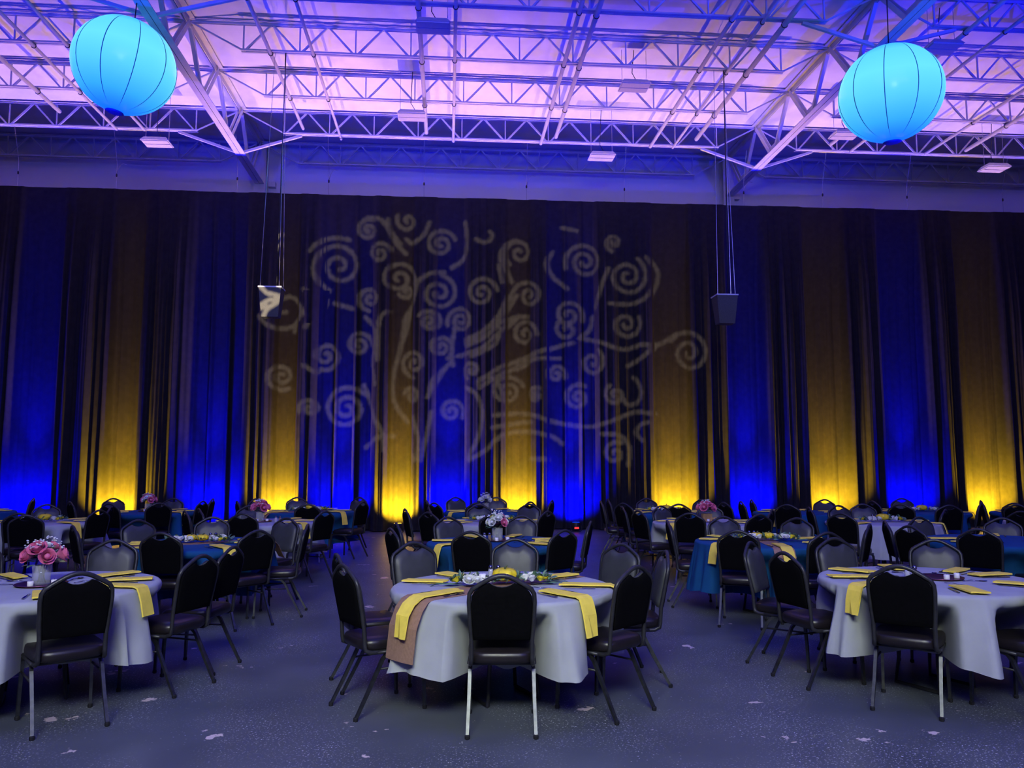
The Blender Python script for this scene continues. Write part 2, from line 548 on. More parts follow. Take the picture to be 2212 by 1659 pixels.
# pale hung lamp boxes, switched off
LAMPS = [(-0.31, 13.30, 9.12, 'over the middle of the hall, nearest of the hung boxes'), (-0.81, 16.47, 8.90, 'left of centre just in front of the drape joist'),
         (3.70, 15.21, 9.12, 'right of centre beneath the third joist'), (-6.55, 17.88, 8.70, 'beyond the left truss'),
         (3.55, 17.89, 8.70, 'low above the middle of the drape'), (13.24, 17.86, 8.70, 'at the far right of the drape'),
         (8.96, 13.26, 9.12, 'behind the right lantern globe, high up'), (8.86, 16.68, 8.90, 'half hidden by the right lantern globe')]
for x, y, z, w in LAMPS:
    t = thing('hung_lamp', 'pale rectangular lamp box, unlit, %s' % w, 'ceiling lamp', (x, y, z), 0, 'hung lamp boxes')
    m = MB()
    m.add([(-0.3, -0.22, 0), (0.3, -0.22, 0), (0.3, 0.22, 0), (-0.3, 0.22, 0), (-0.24, -0.16, 0.09), (0.24, -0.16, 0.09), (0.24, 0.16, 0.09), (-0.24, 0.16, 0.09)],
          [(4, 5, 6, 7), (0, 1, 5, 4), (1, 2, 6, 5), (2, 3, 7, 6), (3, 0, 4, 7), (0, 3, 2, 1)])
    m.build('housing', 'lamp_housing', t)
    for s in (-1, 1):
        MB().box(-0.28, 0.28, s * 0.105 - 0.09, s * 0.105 + 0.09, -0.02, -0.001).build('lens', 'lamp_lens', t)
        MB().sweep([(s * 0.25, 0, 0.07), (s * 0.25, 0, 9.90 - z)], 0.005, 5).build('hanger_wire', 'wire_steel', t)
    MB().sweep([(0.0, 0.05, 0.08), (0.05, 0.08, 0.2), (-0.03, 0.05, 0.32), (0.0, 0.0, 9.90 - z)], 0.008, 5).build('power_cord', 'black_plastic', t, True)

# ------------------------------------------------------------------ the drape
def px_noise(x, seed):
    return (math.sin(x * 3.1 + seed) + 0.7 * math.sin(x * 7.3 + 1.7 * seed) + 0.5 * math.sin(x * 13.7 + 2.3 * seed)) / 2.2


def drape_depth(x, z):
    """distance the cloth stands forward of the drape line, towards the room"""
    inside = 0.0
    edge = 0.0
    for c, a, b in BAYS:
        w = 0.05
        if x < a - 0.5 or x > b + 0.5:
            continue
        s = 1 / (1 + math.exp(-(x - a) / w * 3)) * 1 / (1 + math.exp((x - b) / w * 3))
        inside = max(inside, s)
        if (b - a) > 1.15:         # wide bays carry an inner fold or two
            for q in ((0.36, 0.70) if a < 3 else (0.22, 0.62)):
                xc = a + (b - a) * q
                edge += 0.13 * math.exp(-((x - xc) / 0.045) ** 2)
    flare = 1.0 + 0.10 * (1 - z / 8.0)
    fw = (1 - inside) * (0.30 + 0.075 * px_noise(x * 2.2, 0.6) + 0.045 * px_noise(x * 5.1, 4.1) + 0.02 * px_noise(x * 1.3 + z * 0.25, 2.2))
    iw = inside * (0.035 * px_noise(x * 1.9, 3.3) + edge + 0.012 * px_noise(x * 6, 9.1))
    d = (fw + iw) * flare
    k = min(1.0, max(0.0, (z - 5.2) / 2.7))         # the folds ease out towards the straight heading
    k = k * k * (3 - 2 * k)
    return d + (0.20 + 0.12 * (d - 0.2) - d) * k


PANELS = [-13.6, -12.0, -10.4, -8.25, -6.45, -4.35, -3.28, -1.57, -0.56, 0.90, 2.14, 4.22, 6.27, 8.16, 10.16, 12.16, 14.4, 16.6]
Z_HEM, Z_HEAD = 0.03, 7.90
for i in range(len(PANELS) - 1):
    a, b = PANELS[i], PANELS[i + 1]
    colr, xc = [(c, (p + q) / 2) for c, p, q in BAYS if a <= (p + q) / 2 <= b][0]
    n = int((b - a) / 0.022)
    zs = [Z_HEM, 0.5, 1.2, 2.0, 3.0, 4.0, 5.0, 6.0, 7.0, 7.6, Z_HEAD]
    rows = [[(a + (b - a) * k / n - xc, -drape_depth(a + (b - a) * k / n, z), z) for k in range(n + 1)] for z in zs]
    back = [[(x, y + 0.012, z) for x, y, z in r] for r in rows]
    m = MB().grid(rows)
    m.grid([list(reversed(r)) for r in back])
    m.grid([rows[-1], back[-1]])
    m.grid([back[0], rows[0]])
    cn = 'blue' if colr == 'B' else 'amber'
    same = [(p + q) / 2 for c, p, q in BAYS if c == colr]
    inview = [s for s in same if -10.6 < s < 14.3]
    if xc in inview:
        nth = ('first', 'second', 'third', 'fourth', 'fifth', 'sixth', 'seventh', 'eighth')[inview.index(xc)]
        lab = 'dark floor-length drape panel lit from below by the %s %s uplight from the left' % (nth, cn)
    else:
        lab = 'dark floor-length drape panel beyond the %s edge of the view, lit %s' % ('left' if xc < 0 else 'right', cn)
    o = m.build('stage_drape', 'drape_fabric', None, True, (xc, Y_DRAPE, 0))
    tag(o, lab, 'curtain', 'drape panels across the hall')
# batten that carries it, and its wires from the joist above
tag(MB().sweep([(-13.6, Y_DRAPE + 0.06, 7.94), (16.6, Y_DRAPE + 0.06, 7.94)], 0.03, 8).build('drape_batten', 'dark_steel'),
    'long black batten carrying the dark drapes', 'batten')
for i, x in enumerate((-10.05, -7.83, -5.05, -2.90, -0.62, 1.88, 4.32, 7.36, 9.41, 11.64, 14.22)):
    w = thing('hanging_wire', 'thin steel wire from the roof joist to the drape batten, %s from the left' %
              ('first second third fourth fifth sixth seventh eighth ninth tenth eleventh'.split()[i]), 'wire', (x, Y_DRAPE + 0.06, 7.975), 0, 'drape hanging wires')
    MB().sweep([(0, 0, -0.003), (0.0, 0.0, 0.6), (0, -0.26, 1.335)], 0.006, 5).build('strand', 'wire_steel', w)
    MB().lathe([(0.012, 0), (0.02, 0.015), (0.02, 0.06), (0.008, 0.08)], 8, (0, 0, 0.30)).build('turnbuckle', 'dark_steel', w)
    if i % 2:
        MB().sweep([(0, 0, 0.36), (0.05, -0.02, 0.52), (0.13, -0.02, 0.62), (0.22, -0.02, 0.60)], 0.007, 5).build('loose_tail', 'wire_steel', w, True)

# uplights standing along the foot of the drape
for c, x0, x1 in BAYS:
    x = (x0 + x1) / 2
    cn = 'blue' if c == 'B' else 'amber'
    inview = [(p + q) / 2 for cc, p, q in BAYS if cc == c and -10.6 < (p + q) / 2 < 14.3]
    if x in inview:
        nth = ('first', 'second', 'third', 'fourth', 'fifth', 'sixth', 'seventh', 'eighth')[inview.index(x)]
        lab = 'small black floor uplight shining %s up the drape, %s %s one from the left' % (cn, nth, cn)
    else:
        lab = 'small black floor uplight shining %s, beyond the %s edge of the view' % (cn, 'left' if x < 0 else 'right')
    u = thing('floor_uplight', lab, 'uplight', (x, LAMP_Y, 0), 0, 'floor uplights at the drape')
    MB().lathe([(0.085, 0.03), (0.10, 0.05), (0.10, 0.20), (0.092, 0.215), (0.085, 0.205)], 16).build('body', 'black_plastic', u, True)
    MB().lathe([(0.083, 0.207), (0.083, 0.214)], 16).build('lens', 'lens_blue' if c == 'B' else 'lens_amber', u)
    MB().sweep([(-0.12, 0, 0.14), (-0.125, 0, 0.03), (-0.11, 0, 0.012), (0.11, 0, 0.012), (0.125, 0, 0.03), (0.12, 0, 0.14)], 0.012, 6).build('yoke', 'dark_steel', u)
    MB().box(-0.05, 0.05, -0.112, -0.097, 0.07, 0.11).build('display', 'display_red' if c == 'B' else 'lens_amber', u)

# pattern projector beside the photographer: a black plate cut with scrolls in front of a small lamp
# scroll shapes cut into the pattern plate, in metres on the drape they are thrown on
SPIRALS = [(-2.60,6.18,0.63,250,-1,1.9),(-1.92,7.07,0.28,60,1,1.6),(-1.62,6.51,0.28,20,1,1.5),(-0.99,7.31,0.27,150,1,1.2),(-0.20,6.77,0.36,20,1,1.7),(-1.20,5.91,0.43,-20,1,1.7),(-1.86,5.42,0.30,-100,-1,1.6),(-1.02,5.61,0.19,200,1,1.1),(-0.25,5.58,0.43,80,-1,1.7),(0.81,5.60,0.39,10,1,1.7),(-0.43,4.89,0.27,150,-1,1.7),(0.27,4.92,0.34,200,-1,1.9),(-2.11,4.32,0.31,0,1,1.7),(-0.19,4.28,0.29,-60,1,1.7),(-2.87,4.05,0.35,250,1,1.6),(-0.79,3.90,0.35,-90,-1,1.7),(-3.86,3.56,0.33,-60,-1,1.7),(-2.37,2.82,0.53,40,1,2.1),(-3.18,2.82,0.23,200,-1,1.4),(-0.84,3.12,0.22,160,-1,1.4),(0.05,2.77,0.30,-30,1,1.6),(0.58,3.74,0.23,-120,-1,1.3),(-3.81,5.15,0.57,200,1,1.2),(0.78,3.33,0.58,-20,1,0.4),(1.67,6.59,0.37,230,-1,1.5),(1.92,5.56,0.33,120,-1,1.6),(3.25,6.40,0.48,200,-1,2.0),(4.34,6.07,0.51,60,-1,1.9),(4.01,6.90,0.22,-100,-1,1.3),(2.84,5.09,0.37,-20,1,1.6),(2.80,4.75,0.29,120,1,1.2),(4.29,4.89,0.37,30,-1,1.6),(1.80,4.62,0.35,0,1,1.6),(3.42,3.96,0.35,60,-1,1.5),(5.80,4.21,0.56,150,-1,1.9),(1.40,3.26,0.36,20,1,1.8),(2.54,3.66,0.24,-20,1,1.4),(3.05,3.11,0.33,60,1,1.6),(4.02,3.18,0.26,120,1,1.4),(2.10,3.16,0.19,60,1,1.3),(4.00,1.78,0.29,60,1,1.3),(4.28,3.12,0.51,70,-1,0.55),(0.95,7.08,0.34,210,1,0.45),]
STROKES = [[(-1.94,7.36),(-1.63,7.34),(-1.43,7.10),(-1.27,6.78),(-1.04,6.51)],[(-1.44,7.34),(-1.39,7.06),(-1.16,6.75)],[(0.39,7.31),(0.43,6.78),(0.34,6.42),(0.04,6.19)],[(-0.46,7.29),(-0.61,6.96),(-0.88,6.77),(-1.02,6.87)],[(-3.27,6.54),(-3.01,6.78),(-2.67,6.86),(-2.36,6.82)],[(-1.98,4.98),(-1.74,4.71),(-1.70,4.36),(-1.77,3.93),(-1.68,3.39)],[(-1.40,5.11),(-1.56,4.99),(-1.63,4.56),(-1.63,3.97)],[(-0.72,5.83),(-0.86,5.28),(-1.05,4.96),(-1.12,4.37),(-1.30,3.58),(-1.28,3.00),(-0.96,2.51)],[(-0.90,5.20),(-1.01,4.72),(-1.16,4.25)],[(-1.99,3.37),(-1.83,3.00),(-1.67,2.58),(-1.47,2.24),(-1.43,1.85)],[(0.04,3.95),(-0.23,3.59),(-0.45,3.09)],[(-0.11,3.79),(-0.34,3.48),(-0.42,3.16)],[(0.11,4.74),(0.04,4.18),(0.08,3.87)],[(-2.69,5.29),(-2.27,5.17)],[(-3.60,4.61),(-3.46,4.96),(-3.16,5.12)],[(-3.32,3.82),(-3.05,3.65)],[(-1.92,1.93),(-1.55,2.16),(-1.28,2.18)],[(-0.79,2.62),(-0.63,2.05),(-0.71,1.63)],[(-0.35,2.74),(-0.45,2.24),(-0.59,1.63)],[(-0.72,5.83),(-0.45,6.04),(-0.13,6.09)],[(0.39,4.38),(0.93,4.59),(1.25,4.99),(1.60,5.56)],[(0.19,4.07),(0.82,4.27),(1.17,4.59),(1.60,5.00)],[(1.48,5.88),(1.36,6.20),(1.24,6.52),(1.40,6.80),(1.60,6.89)],[(0.38,4.46),(0.84,4.67),(1.20,5.03),(1.43,5.51),(1.63,5.80),(1.87,5.88)],[(0.42,4.31),(0.92,4.55),(1.31,4.91),(1.63,5.04),(1.91,5.04)],[(0.57,4.07),(1.12,4.35),(1.28,4.75)],[(1.31,5.87),(1.21,6.27)],[(0.77,3.49),(1.32,3.84),(1.91,4.09),(2.46,4.29),(2.94,4.42)],[(0.77,3.33),(1.35,3.69),(1.98,4.01),(2.62,4.05)],[(1.59,3.77),(1.98,3.97)],[(2.47,6.62),(2.35,6.34),(2.47,6.02),(2.83,5.74)],[(3.88,6.25),(3.71,5.84),(3.51,5.27)],[(3.10,4.54),(3.70,4.43),(4.22,4.27),(4.66,4.40),(5.03,4.40),(5.44,4.65),(5.73,4.71)],[(4.33,3.87),(4.78,4.16),(4.99,4.40)],[(3.91,5.39),(4.48,5.40),(4.89,5.65),(5.06,6.15),(4.82,6.55)],[(3.42,5.06),(3.34,4.74),(3.10,4.54)],[(1.12,2.67),(1.63,2.73),(2.10,2.67),(2.53,2.52),(3.28,2.42),(3.87,2.53),(4.44,2.76),(4.92,2.73)],[(1.08,2.38),(1.63,2.50),(1.98,2.52)],[(0.51,1.63),(0.93,1.86),(1.36,2.24),(1.82,2.30),(2.37,2.21),(2.68,2.01)],[(3.67,2.25),(4.11,2.21),(4.34,1.90),(4.30,1.51)],[(0.42,3.33),(0.69,3.17),(0.83,2.78),(0.77,2.24),(0.51,1.70)],[(4.66,2.10),(4.51,2.25),(4.59,2.45),(4.83,2.53)],[(2.72,7.24),(3.08,7.17)],[(1.94,1.66),(2.33,1.65)],]


def gobo_plate():
    Wc = Y_DRAPE - 0.15
    s = GOBO_D / (Wc - GOBO.y)
    # cells on the drape plane, 6 cm each
    cell = 0.028
    x0, x1, z0, z1 = -8.6, 9.4, -3.5, 13.2
    nx, nz = int((x1 - x0) / cell), int((z1 - z0) / cell)
    cut = np.zeros((nz, nx), bool)
    polys = []
    for cx, cz, R, a0, hand, turns in SPIRALS:
        n = int(26 * turns) + 6
        pts = []
        for k in range(n):
            t = k / (n - 1)
            r = R * (1 - 0.86 * t ** 0.9)
            a = math.radians(a0) + hand * t * turns * 2 * PI
            pts.append((cx + r * math.cos(a), cz + r * math.sin(a)))
        polys.append(pts)
    for st in STROKES:
        P = [st[0]] + list(st) + [st[-1]]
        out = []
        for i in range(1, len(P) - 2):
            for k in range(5):
                t = k / 5
                q = []
                for j in (0, 1):
                    a, b, c, d = P[i - 1][j], P[i][j], P[i + 1][j], P[i + 2][j]
                    q.append(0.5 * (2 * b + (c - a) * t + (2 * a - 5 * b + 4 * c - d) * t * t + (3 * b - a - 3 * c + d) * t ** 3))
                out.append(tuple(q))
        out.append(st[-1])
        polys.append(out)
    # three strokes that fall on the left hanging loudspeaker
    polys += [[(-3.36, 5.62), (-3.15, 5.42), (-2.88, 5.36)], [(-3.36, 5.10), (-3.1, 5.26), (-2.88, 5.28)], [(-3.30, 4.72), (-3.15, 5.05), (-2.9, 5.22)]]
    for pts in polys:
        N = len(pts)
        for i in range(N - 1):
            (ax, az), (bx, bz) = pts[i], pts[i + 1]
            L = math.hypot(bx - ax, bz - az)
            for k in range(max(1, int(L / 0.02)) + 1):
                t = k / max(1, int(L / 0.02))
                px, pz = ax + (bx - ax) * t, az + (bz - az) * t
                w = 0.052
                i0, i1 = int((px - w - x0) / cell), int((px + w - x0) / cell) + 1
                j0, j1 = int((pz - w - z0) / cell), int((pz + w - z0) / cell) + 1
                for jj in range(max(0, j0), min(nz, j1)):
                    dz = z0 + (jj + 0.5) * cell - pz
                    for ii in range(max(0, i0), min(nx, i1)):
                        dx = x0 + (ii + 0.5) * cell - px
                        if dx * dx + dz * dz < w * w:
                            cut[jj, ii] = True
    m = MB()

    def P(x, z):
        return ((x - GOBO.x) * s, GOBO_D, (z - GOBO.z) * s)
    for j in range(nz):
        row = cut[j]
        i = 0
        za, zb = z0 + j * cell, z0 + (j + 1) * cell
        while i < nx:
            if row[i]:
                i += 1
                continue
            k = i
            while k < nx and not row[k]:
                k += 1
            xa, xb = x0 + i * cell, x0 + k * cell
            m.add([P(xa, za), P(xb, za), P(xb, zb), P(xa, zb)], [(0, 1, 2, 3)])
            i = k
    return m


pj = thing('pattern_projector', 'black pattern projector on a stand left of the photographer, outside the view', 'projector', tuple(GOBO))
gobo_plate().build('pattern_plate', 'black_plastic', pj)
MB().box(-0.1, 0.1, -0.45, -0.03, -0.09, 0.09).build('lamp_house', 'black_plastic', pj)
MB().sweep([(0, -0.2, -0.09), (0, -0.2, -1.9)], 0.018, 8).build('stand_pole', 'dark_steel', pj)
for k in range(3):
    a = k * 2 * PI / 3 + 0.4
    MB().sweep([(0, -0.2, -1.3), (0.45 * math.cos(a), -0.2 + 0.45 * math.sin(a), -1.938)], 0.011, 6).build('stand_leg', 'dark_steel', pj)

# ------------------------------------------------------------------ lantern globes
for (gx, gy, gz), tilt, side in (((-5.17, 12.6, 7.85), (0.10, 0.16), 'left'), ((6.94, 11.6, 7.38), (0.10, -0.10), 'right')):
    R = 0.775
    g = thing('lantern_globe', 'big glowing cyan lantern globe hung under the %s roof truss' % side, 'lantern', (gx, gy, gz))
    g.rotation_euler = (tilt[0], tilt[1], 0.3)
    prof = [(max(R * math.cos(a), 0.01), R * 0.965 * math.sin(a)) for a in [(-PI / 2) + PI * k / 28 for k in range(29)]]
    rib = lambda a: -0.012 * (1 - abs(math.sin(5 * a)))
    MB().lathe(prof, 80, rib=rib).build('skin', 'lantern_skin', g, True)
    seam = MB().sweep([((R * 0.99 + 0.0005) * math.cos(a), 0, (R * 0.955 + 0.001) * math.sin(a)) for a in [-PI / 2 * 0.93 + PI * 0.93 * k / 26 for k in range(27)]], 0.0065, 5).mesh('seam', 'seam_thread', True)
    for k in range(10):
        s = link('seam', seam, g, None, k * 2 * PI / 10)
    MB().lathe([(0.13, -0.01), (0.14, -0.025), (0.10, -0.045), (0.05, -0.05)], 20, (0, 0, -R * 0.948)).build('bottom_cap', 'globe_cap', g, True)
    MB().lathe([(0.10, 0.0), (0.08, 0.03), (0.02, 0.05)], 16, (0, 0, R * 0.955)).build('top_cap', 'globe_cap', g, True)
    MB().sweep([(0, 0, R * 0.95), (-0.1 * tilt[1] * 8, 0.08 * tilt[0] * 8, 9.88 - gz)], 0.009, 5).build('hanging_cord', 'black_plastic', g)

# ------------------------------------------------------------------ hanging loudspeakers
for (sx, sy, sz), side in (((-3.24, 14.72, 4.21), 'left'), ((5.28, 14.72, 4.21), 'right')):
    s = thing('hanging_speaker', 'small black loudspeaker hung on wires in front of the drape, %s one' % side, 'loudspeaker', (sx, sy, sz))
    m = MB()
    w0, w1, d0, d1 = 0.15, 0.20, 0.12, 0.17
    m.add([(-w0, -d0, 0), (w0, -d0, 0), (w0, d0, 0), (-w0, d0, 0), (-w1, -d1, 0.53), (w1, -d1, 0.53), (w1, d1, 0.53), (-w1, d1, 0.53)],
          [(0, 3, 2, 1), (4, 5, 6, 7), (0, 1, 5, 4), (1, 2, 6, 5), (2, 3, 7, 6), (3, 0, 4, 7)])
    m.build('cabinet', 'speaker_black', s)
    m = MB()
    m.add([(-w0 + 0.02, -d0 - 0.006, 0.03), (w0 - 0.02, -d0 - 0.006, 0.03), (w1 - 0.02, -d1 - 0.003, 0.50), (-w1 + 0.02, -d1 - 0.003, 0.50)], [(0, 1, 2, 3)])
    m.build('grille', 'speaker_black', s)
    MB().box(-0.21, 0.21, -0.18, 0.18, 0.531, 0.556).build('top_plate', 'speaker_top', s)
    MB().lathe([(0.05, 0.556), (0.05, 0.565), (0.03, 0.568)], 14).build('socket', 'black_plastic', s)
    for a, b in ((-0.18, -0.14), (0.16, -0.14), (0.18, 0.14)):
        MB().sweep([(a, b, 0.55), (a * 0.55 + 0.02, 0.05, 9.31 - sz)], 0.005, 5).build('wire', 'wire_steel', s)
    MB().sweep([(0.08, 0.02, 0.55), (0.10, 0.03, 2.0), (0.12, 0.05, 9.31 - sz)], 0.011, 6).build('signal_cable', 'black_plastic', s, True)

# ------------------------------------------------------------------ tables and chairs
TABLES = {
    'T1': (0.38, 5.56, 'grey'),
    'T2': (-2.77, 5.82, 'grey'),
    'T3': (3.47, 5.60, 'grey'),
    'T4': (-2.56, 8.65, 'blue'),
    'T5': (0.54, 8.59, 'blue'),
    'T6': (3.41, 8.41, 'blue'),
    'T7': (5.94, 8.31, 'blue'),
    'T8': (-5.69, 11.89, 'grey'),
    'T9': (-2.56, 11.64, 'grey'),
    'T10': (0.65, 11.47, 'grey'),
    'T11': (3.65, 11.14, 'grey'),
    'T12': (6.12, 10.94, 'grey'),
    'T13': (8.76, 10.82, 'grey'),
    'T14': (-8.18, 14.44, 'blue'),
    'T15': (-4.99, 14.18, 'blue'),
    'T16': (-2.36, 14.10, 'blue'),
    'T17': (0.70, 13.85, 'blue'),
    'T18': (3.70, 13.48, 'blue'),
    'T19': (5.92, 13.17, 'blue'),
    'T20': (8.05, 13.13, 'blue'),
    'T21': (9.90, 12.73, 'blue'),
}
CHAIRS = [
    ('T1', 0.34, 5.00, -4),
    ('T1', -0.42, 5.42, -60),
    ('T1', -0.52, 5.98, -71),
    ('T1', -0.15, 6.43, -153),
    ('T1', 0.54, 6.63, 171),
    ('T1', 1.01, 5.26, 41),
    ('T1', 1.34, 5.92, 84),
    ('T1', 1.18, 6.24, 128),
    ('T2', -2.34, 5.26, 35),
    ('T2', -1.98, 6.00, 66),
    ('T2', -1.93, 6.53, 76),
    ('T2', -2.78, 6.82, -175),
    ('T2', -3.57, 6.64, -132),
    ('T2', -3.38, 5.72, -51),
    ('T3', 3.04, 5.17, -38),
    ('T3', 2.72, 5.80, -76),
    ('T3', 2.70, 6.30, -130),
    ('T3', 3.38, 6.48, -171),
    ('T3', 3.97, 6.31, 148),
    ('T3', 3.69, 5.00, 16),
    ('T3', 4.55, 5.79, 101),
    ('T4', -2.63, 8.04, -5),
    ('T4', -2.01, 8.17, 44),
    ('T4', -3.62, 8.84, -56),
    ('T4', -3.30, 9.28, -135),
    ('T4', -2.73, 9.65, -166),
    ('T4', -2.02, 9.46, 150),
    ('T4', -1.75, 8.69, 93),
    ('T5', 0.32, 7.93, -20),
    ('T5', 0.96, 7.98, 38),
    ('T5', 1.32, 8.94, 74),
    ('T5', 0.14, 9.45, -151),
    ('T5', 0.84, 9.60, 164),
    ('T5', -0.27, 8.86, -78),
    ('T5', -0.30, 8.21, -67),
    ('T6', 2.91, 7.83, -26),
    ('T6', 2.75, 8.88, -99),
    ('T6', 3.33, 9.24, -179),
    ('T6', 3.91, 9.00, 135),
    ('T6', 3.51, 7.58, 8),
    ('T6', 4.22, 8.36, 53),
    ('T7', 5.40, 7.75, -45),
    ('T7', 6.34, 8.80, 140),
    ('T7', 5.02, 8.08, -71),
    ('T7', 5.71, 8.98, -164),
    ('T7', 5.14, 8.57, -109),
    ('T7', 5.83, 7.52, -11),
    ('T8', -5.55, 11.14, 12),
    ('T8', -6.09, 12.80, -158),
    ('T8', -5.02, 11.62, 67),
    ('T8', -5.25, 12.37, 100),
    ('T8', -6.26, 11.69, -55),
    ('T8', -5.28, 10.73, 16),
    ('T9', -2.58, 10.84, -6),
    ('T9', -2.85, 12.18, -154),
    ('T9', -1.86, 11.13, 57),
    ('T9', -3.26, 11.88, -61),
    ('T9', -3.30, 11.39, -60),
    ('T10', 0.62, 10.59, -3),
    ('T10', 0.52, 12.24, -175),
    ('T10', -0.05, 10.84, -46),
    ('T10', 0.01, 11.90, -84),
    ('T10', 1.16, 12.34, 152),
    ('T10', 1.14, 10.93, 47),
    ('T10', -0.32, 11.50, -75),
    ('T11', 3.24, 10.44, -26),
    ('T11', 3.85, 10.14, 14),
    ('T11', 3.34, 11.65, -149),
    ('T11', 3.89, 11.70, 162),
    ('T11', 2.86, 10.90, -72),
    ('T11', 4.23, 10.95, 56),
    ('T11', 2.87, 11.79, -92),
    ('T12', 5.26, 10.17, -51),
    ('T12', 6.41, 11.90, 162),
    ('T12', 6.73, 10.93, 46),
    ('T12', 5.53, 11.31, -101),
    ('T12', 5.97, 11.54, -170),
    ('T13', 7.89, 10.35, -59),
    ('T14', -7.79, 15.27, 104),
    ('T15', -5.85, 14.95, -136),
    ('T15', -4.75, 13.62, 28),
    ('T15', -4.97, 14.79, 177),
    ('T15', -5.23, 13.49, -22),
    ('T15', -6.07, 14.20, -51),
    ('T15', -4.39, 14.07, 77),
    ('T15', -4.48, 14.85, 92),
    ('T16', -2.72, 15.06, -164),
    ('T16', -2.22, 13.12, 8),
    ('T16', -1.79, 14.99, 145),
    ('T16', -1.64, 13.65, 63),
    ('T16', -3.27, 14.01, -66),
    ('T16', -3.19, 14.66, -121),
    ('T17', 0.26, 14.83, -157),
    ('T17', 0.88, 14.75, 173),
    ('T17', -0.08, 13.88, -76),
    ('T17', 0.01, 13.28, -51),
    ('T17', 1.17, 13.47, 46),
    ('T17', 1.53, 13.81, 70),
    ('T17', 0.54, 13.26, -12),
    ('T18', 3.12, 14.10, -91),
    ('T18', 2.88, 13.49, -95),
    ('T18', 3.03, 12.90, -52),
    ('T18', 3.62, 14.08, -175),
    ('T18', 3.65, 12.66, -7),
    ('T18', 4.23, 13.79, 117),
    ('T19', 5.59, 13.69, -98),
    ('T19', 5.20, 13.17, -94),
    ('T19', 4.77, 12.92, -73),
    ('T19', 5.40, 12.35, -32),
    ('T19', 6.42, 13.53, 130),
    ('T20', 8.16, 13.73, 168),
    ('T20', 7.44, 13.11, -84),
    ('T20', 7.73, 12.03, -15),
    ('T20', 8.54, 12.77, 48),
    ('T20', 7.27, 12.30, -43),
    ('T21', 9.34, 12.96, -116),
    ('T21', 9.01, 11.97, -53),
    ('T21', 9.29, 12.38, -57),
]

TABLE_R = 0.74
Z_TABLE = 0.735
WHERE = {
    'T1': 'front centre grey table',
    'T2': 'front left grey table',
    'T3': 'front right grey table',
    'T4': 'second-row left blue table',
    'T5': 'second-row centre blue table',
    'T6': 'second-row blue table right of centre',
    'T7': 'second-row far-right blue table',
    'T8': 'third-row far-left grey table',
    'T9': 'third-row grey table left of centre',
    'T10': 'third-row centre grey table',
    'T11': 'third-row grey table right of centre',
    'T12': 'third-row right grey table',
    'T13': 'third-row grey table at right edge',
    'T14': 'back-row blue table at left edge',
    'T15': 'back-row left blue table',
    'T16': 'back-row blue table left of centre',
    'T17': 'back-row centre blue table',
    'T18': 'back-row blue table right of centre',
    'T19': 'back-row blue table second right of centre',
    'T20': 'back-row right blue table',
    'T21': 'back-row blue table at right edge',
}
FRONT = ('T1', 'T2', 'T3')
SECOND = ('T4', 'T5', 'T6', 'T7')


# --- the banquet chair, facing +y, origin on the floor under the seat
def back_y(z):
    return -0.195 - 0.20 * (z - 0.46)


def back_outline(grow=0.0, dip=True, lift=0.0):
    """outline of the backrest in (x, z), going up the right side, over the crown and down the left"""
    half = [(0.181, 0.545), (0.184, 0.58), (0.190, 0.65), (0.196, 0.755), (0.192, 0.792), (0.176, 0.818), (0.142, 0.840), (0.105, 0.861)]
    if dip:
        top = [(0.080, 0.869), (0.058, 0.856), (0.03, 0.846), (0.0, 0.843)]
    else:
        top = [(0.075, 0.878), (0.045, 0.890), (0.02, 0.896), (0.0, 0.897)]
    h = [(x * 0.915, z + 0.012 * min(1.0, max(0.0, (z - 0.53) / 0.3))) for x, z in half + top]
    if grow:
        h = [(x * (1 + grow / 0.19), z + (grow if z > 0.6 else 0.0) * (0.9 if z > 0.8 else 0.3)) for x, z in h]
    return h + [(-x, z) for x, z in reversed(h[:-1])]


def pad_mesh(name, m, y_in, y_out, bulge):
    o = back_outline()
    cx, cz = 0.0, 0.66
    rings = []
    for sc, yy in ((1.0, y_in), (1.0, y_in + (y_out - y_in) * 0.6), (0.96, y_out), (0.7, y_out + bulge), (0.3, y_out + bulge * 1.4)):
        rings.append([((x - cx) * sc + cx, back_y((z - cz) * sc + cz) + yy, (z - cz) * sc + cz) for x, z in o])
    b = MB()
    if y_out < y_in:
        rings = [list(reversed(r)) for r in rings]
    b.grid([list(reversed(r)) for r in rings], closed=True)
    n = len(o)
    b.f.append(tuple(range(4 * n, 5 * n)))
    b.f.append(tuple(reversed(range(0, n))))
    return b.mesh(name, m, True)


def seat_mesh():
    def ring(sc, z, yo=0.0):
        pts = []
        for k in range(28):
            a = 2 * PI * k / 28
            c, s = math.cos(a), math.sin(a)
            e = 0.42
            x = 0.206 * sc * math.copysign(abs(c) ** e, c)
            y = 0.215 * sc * math.copysign(abs(s) ** e, s)
            if y < 0:
                x *= 1 - 0.06 * (-y / 0.215)
            pts.append((x, y + yo, z - (0.02 if y > 0.15 and z > 0.45 else 0.0)))
        return pts
    b = MB()
    b.grid([ring(0.93, 0.405), ring(0.99, 0.415), ring(1.0, 0.44), ring(0.985, 0.462), ring(0.93, 0.473), ring(0.6, 0.482), ring(0.2, 0.484)], closed=True)
    b.f.append(tuple(reversed(range(28))))
    b.f.append(tuple(range(6 * 28, 7 * 28)))
    return b.mesh('seat', 'chair_seat_vinyl', True)


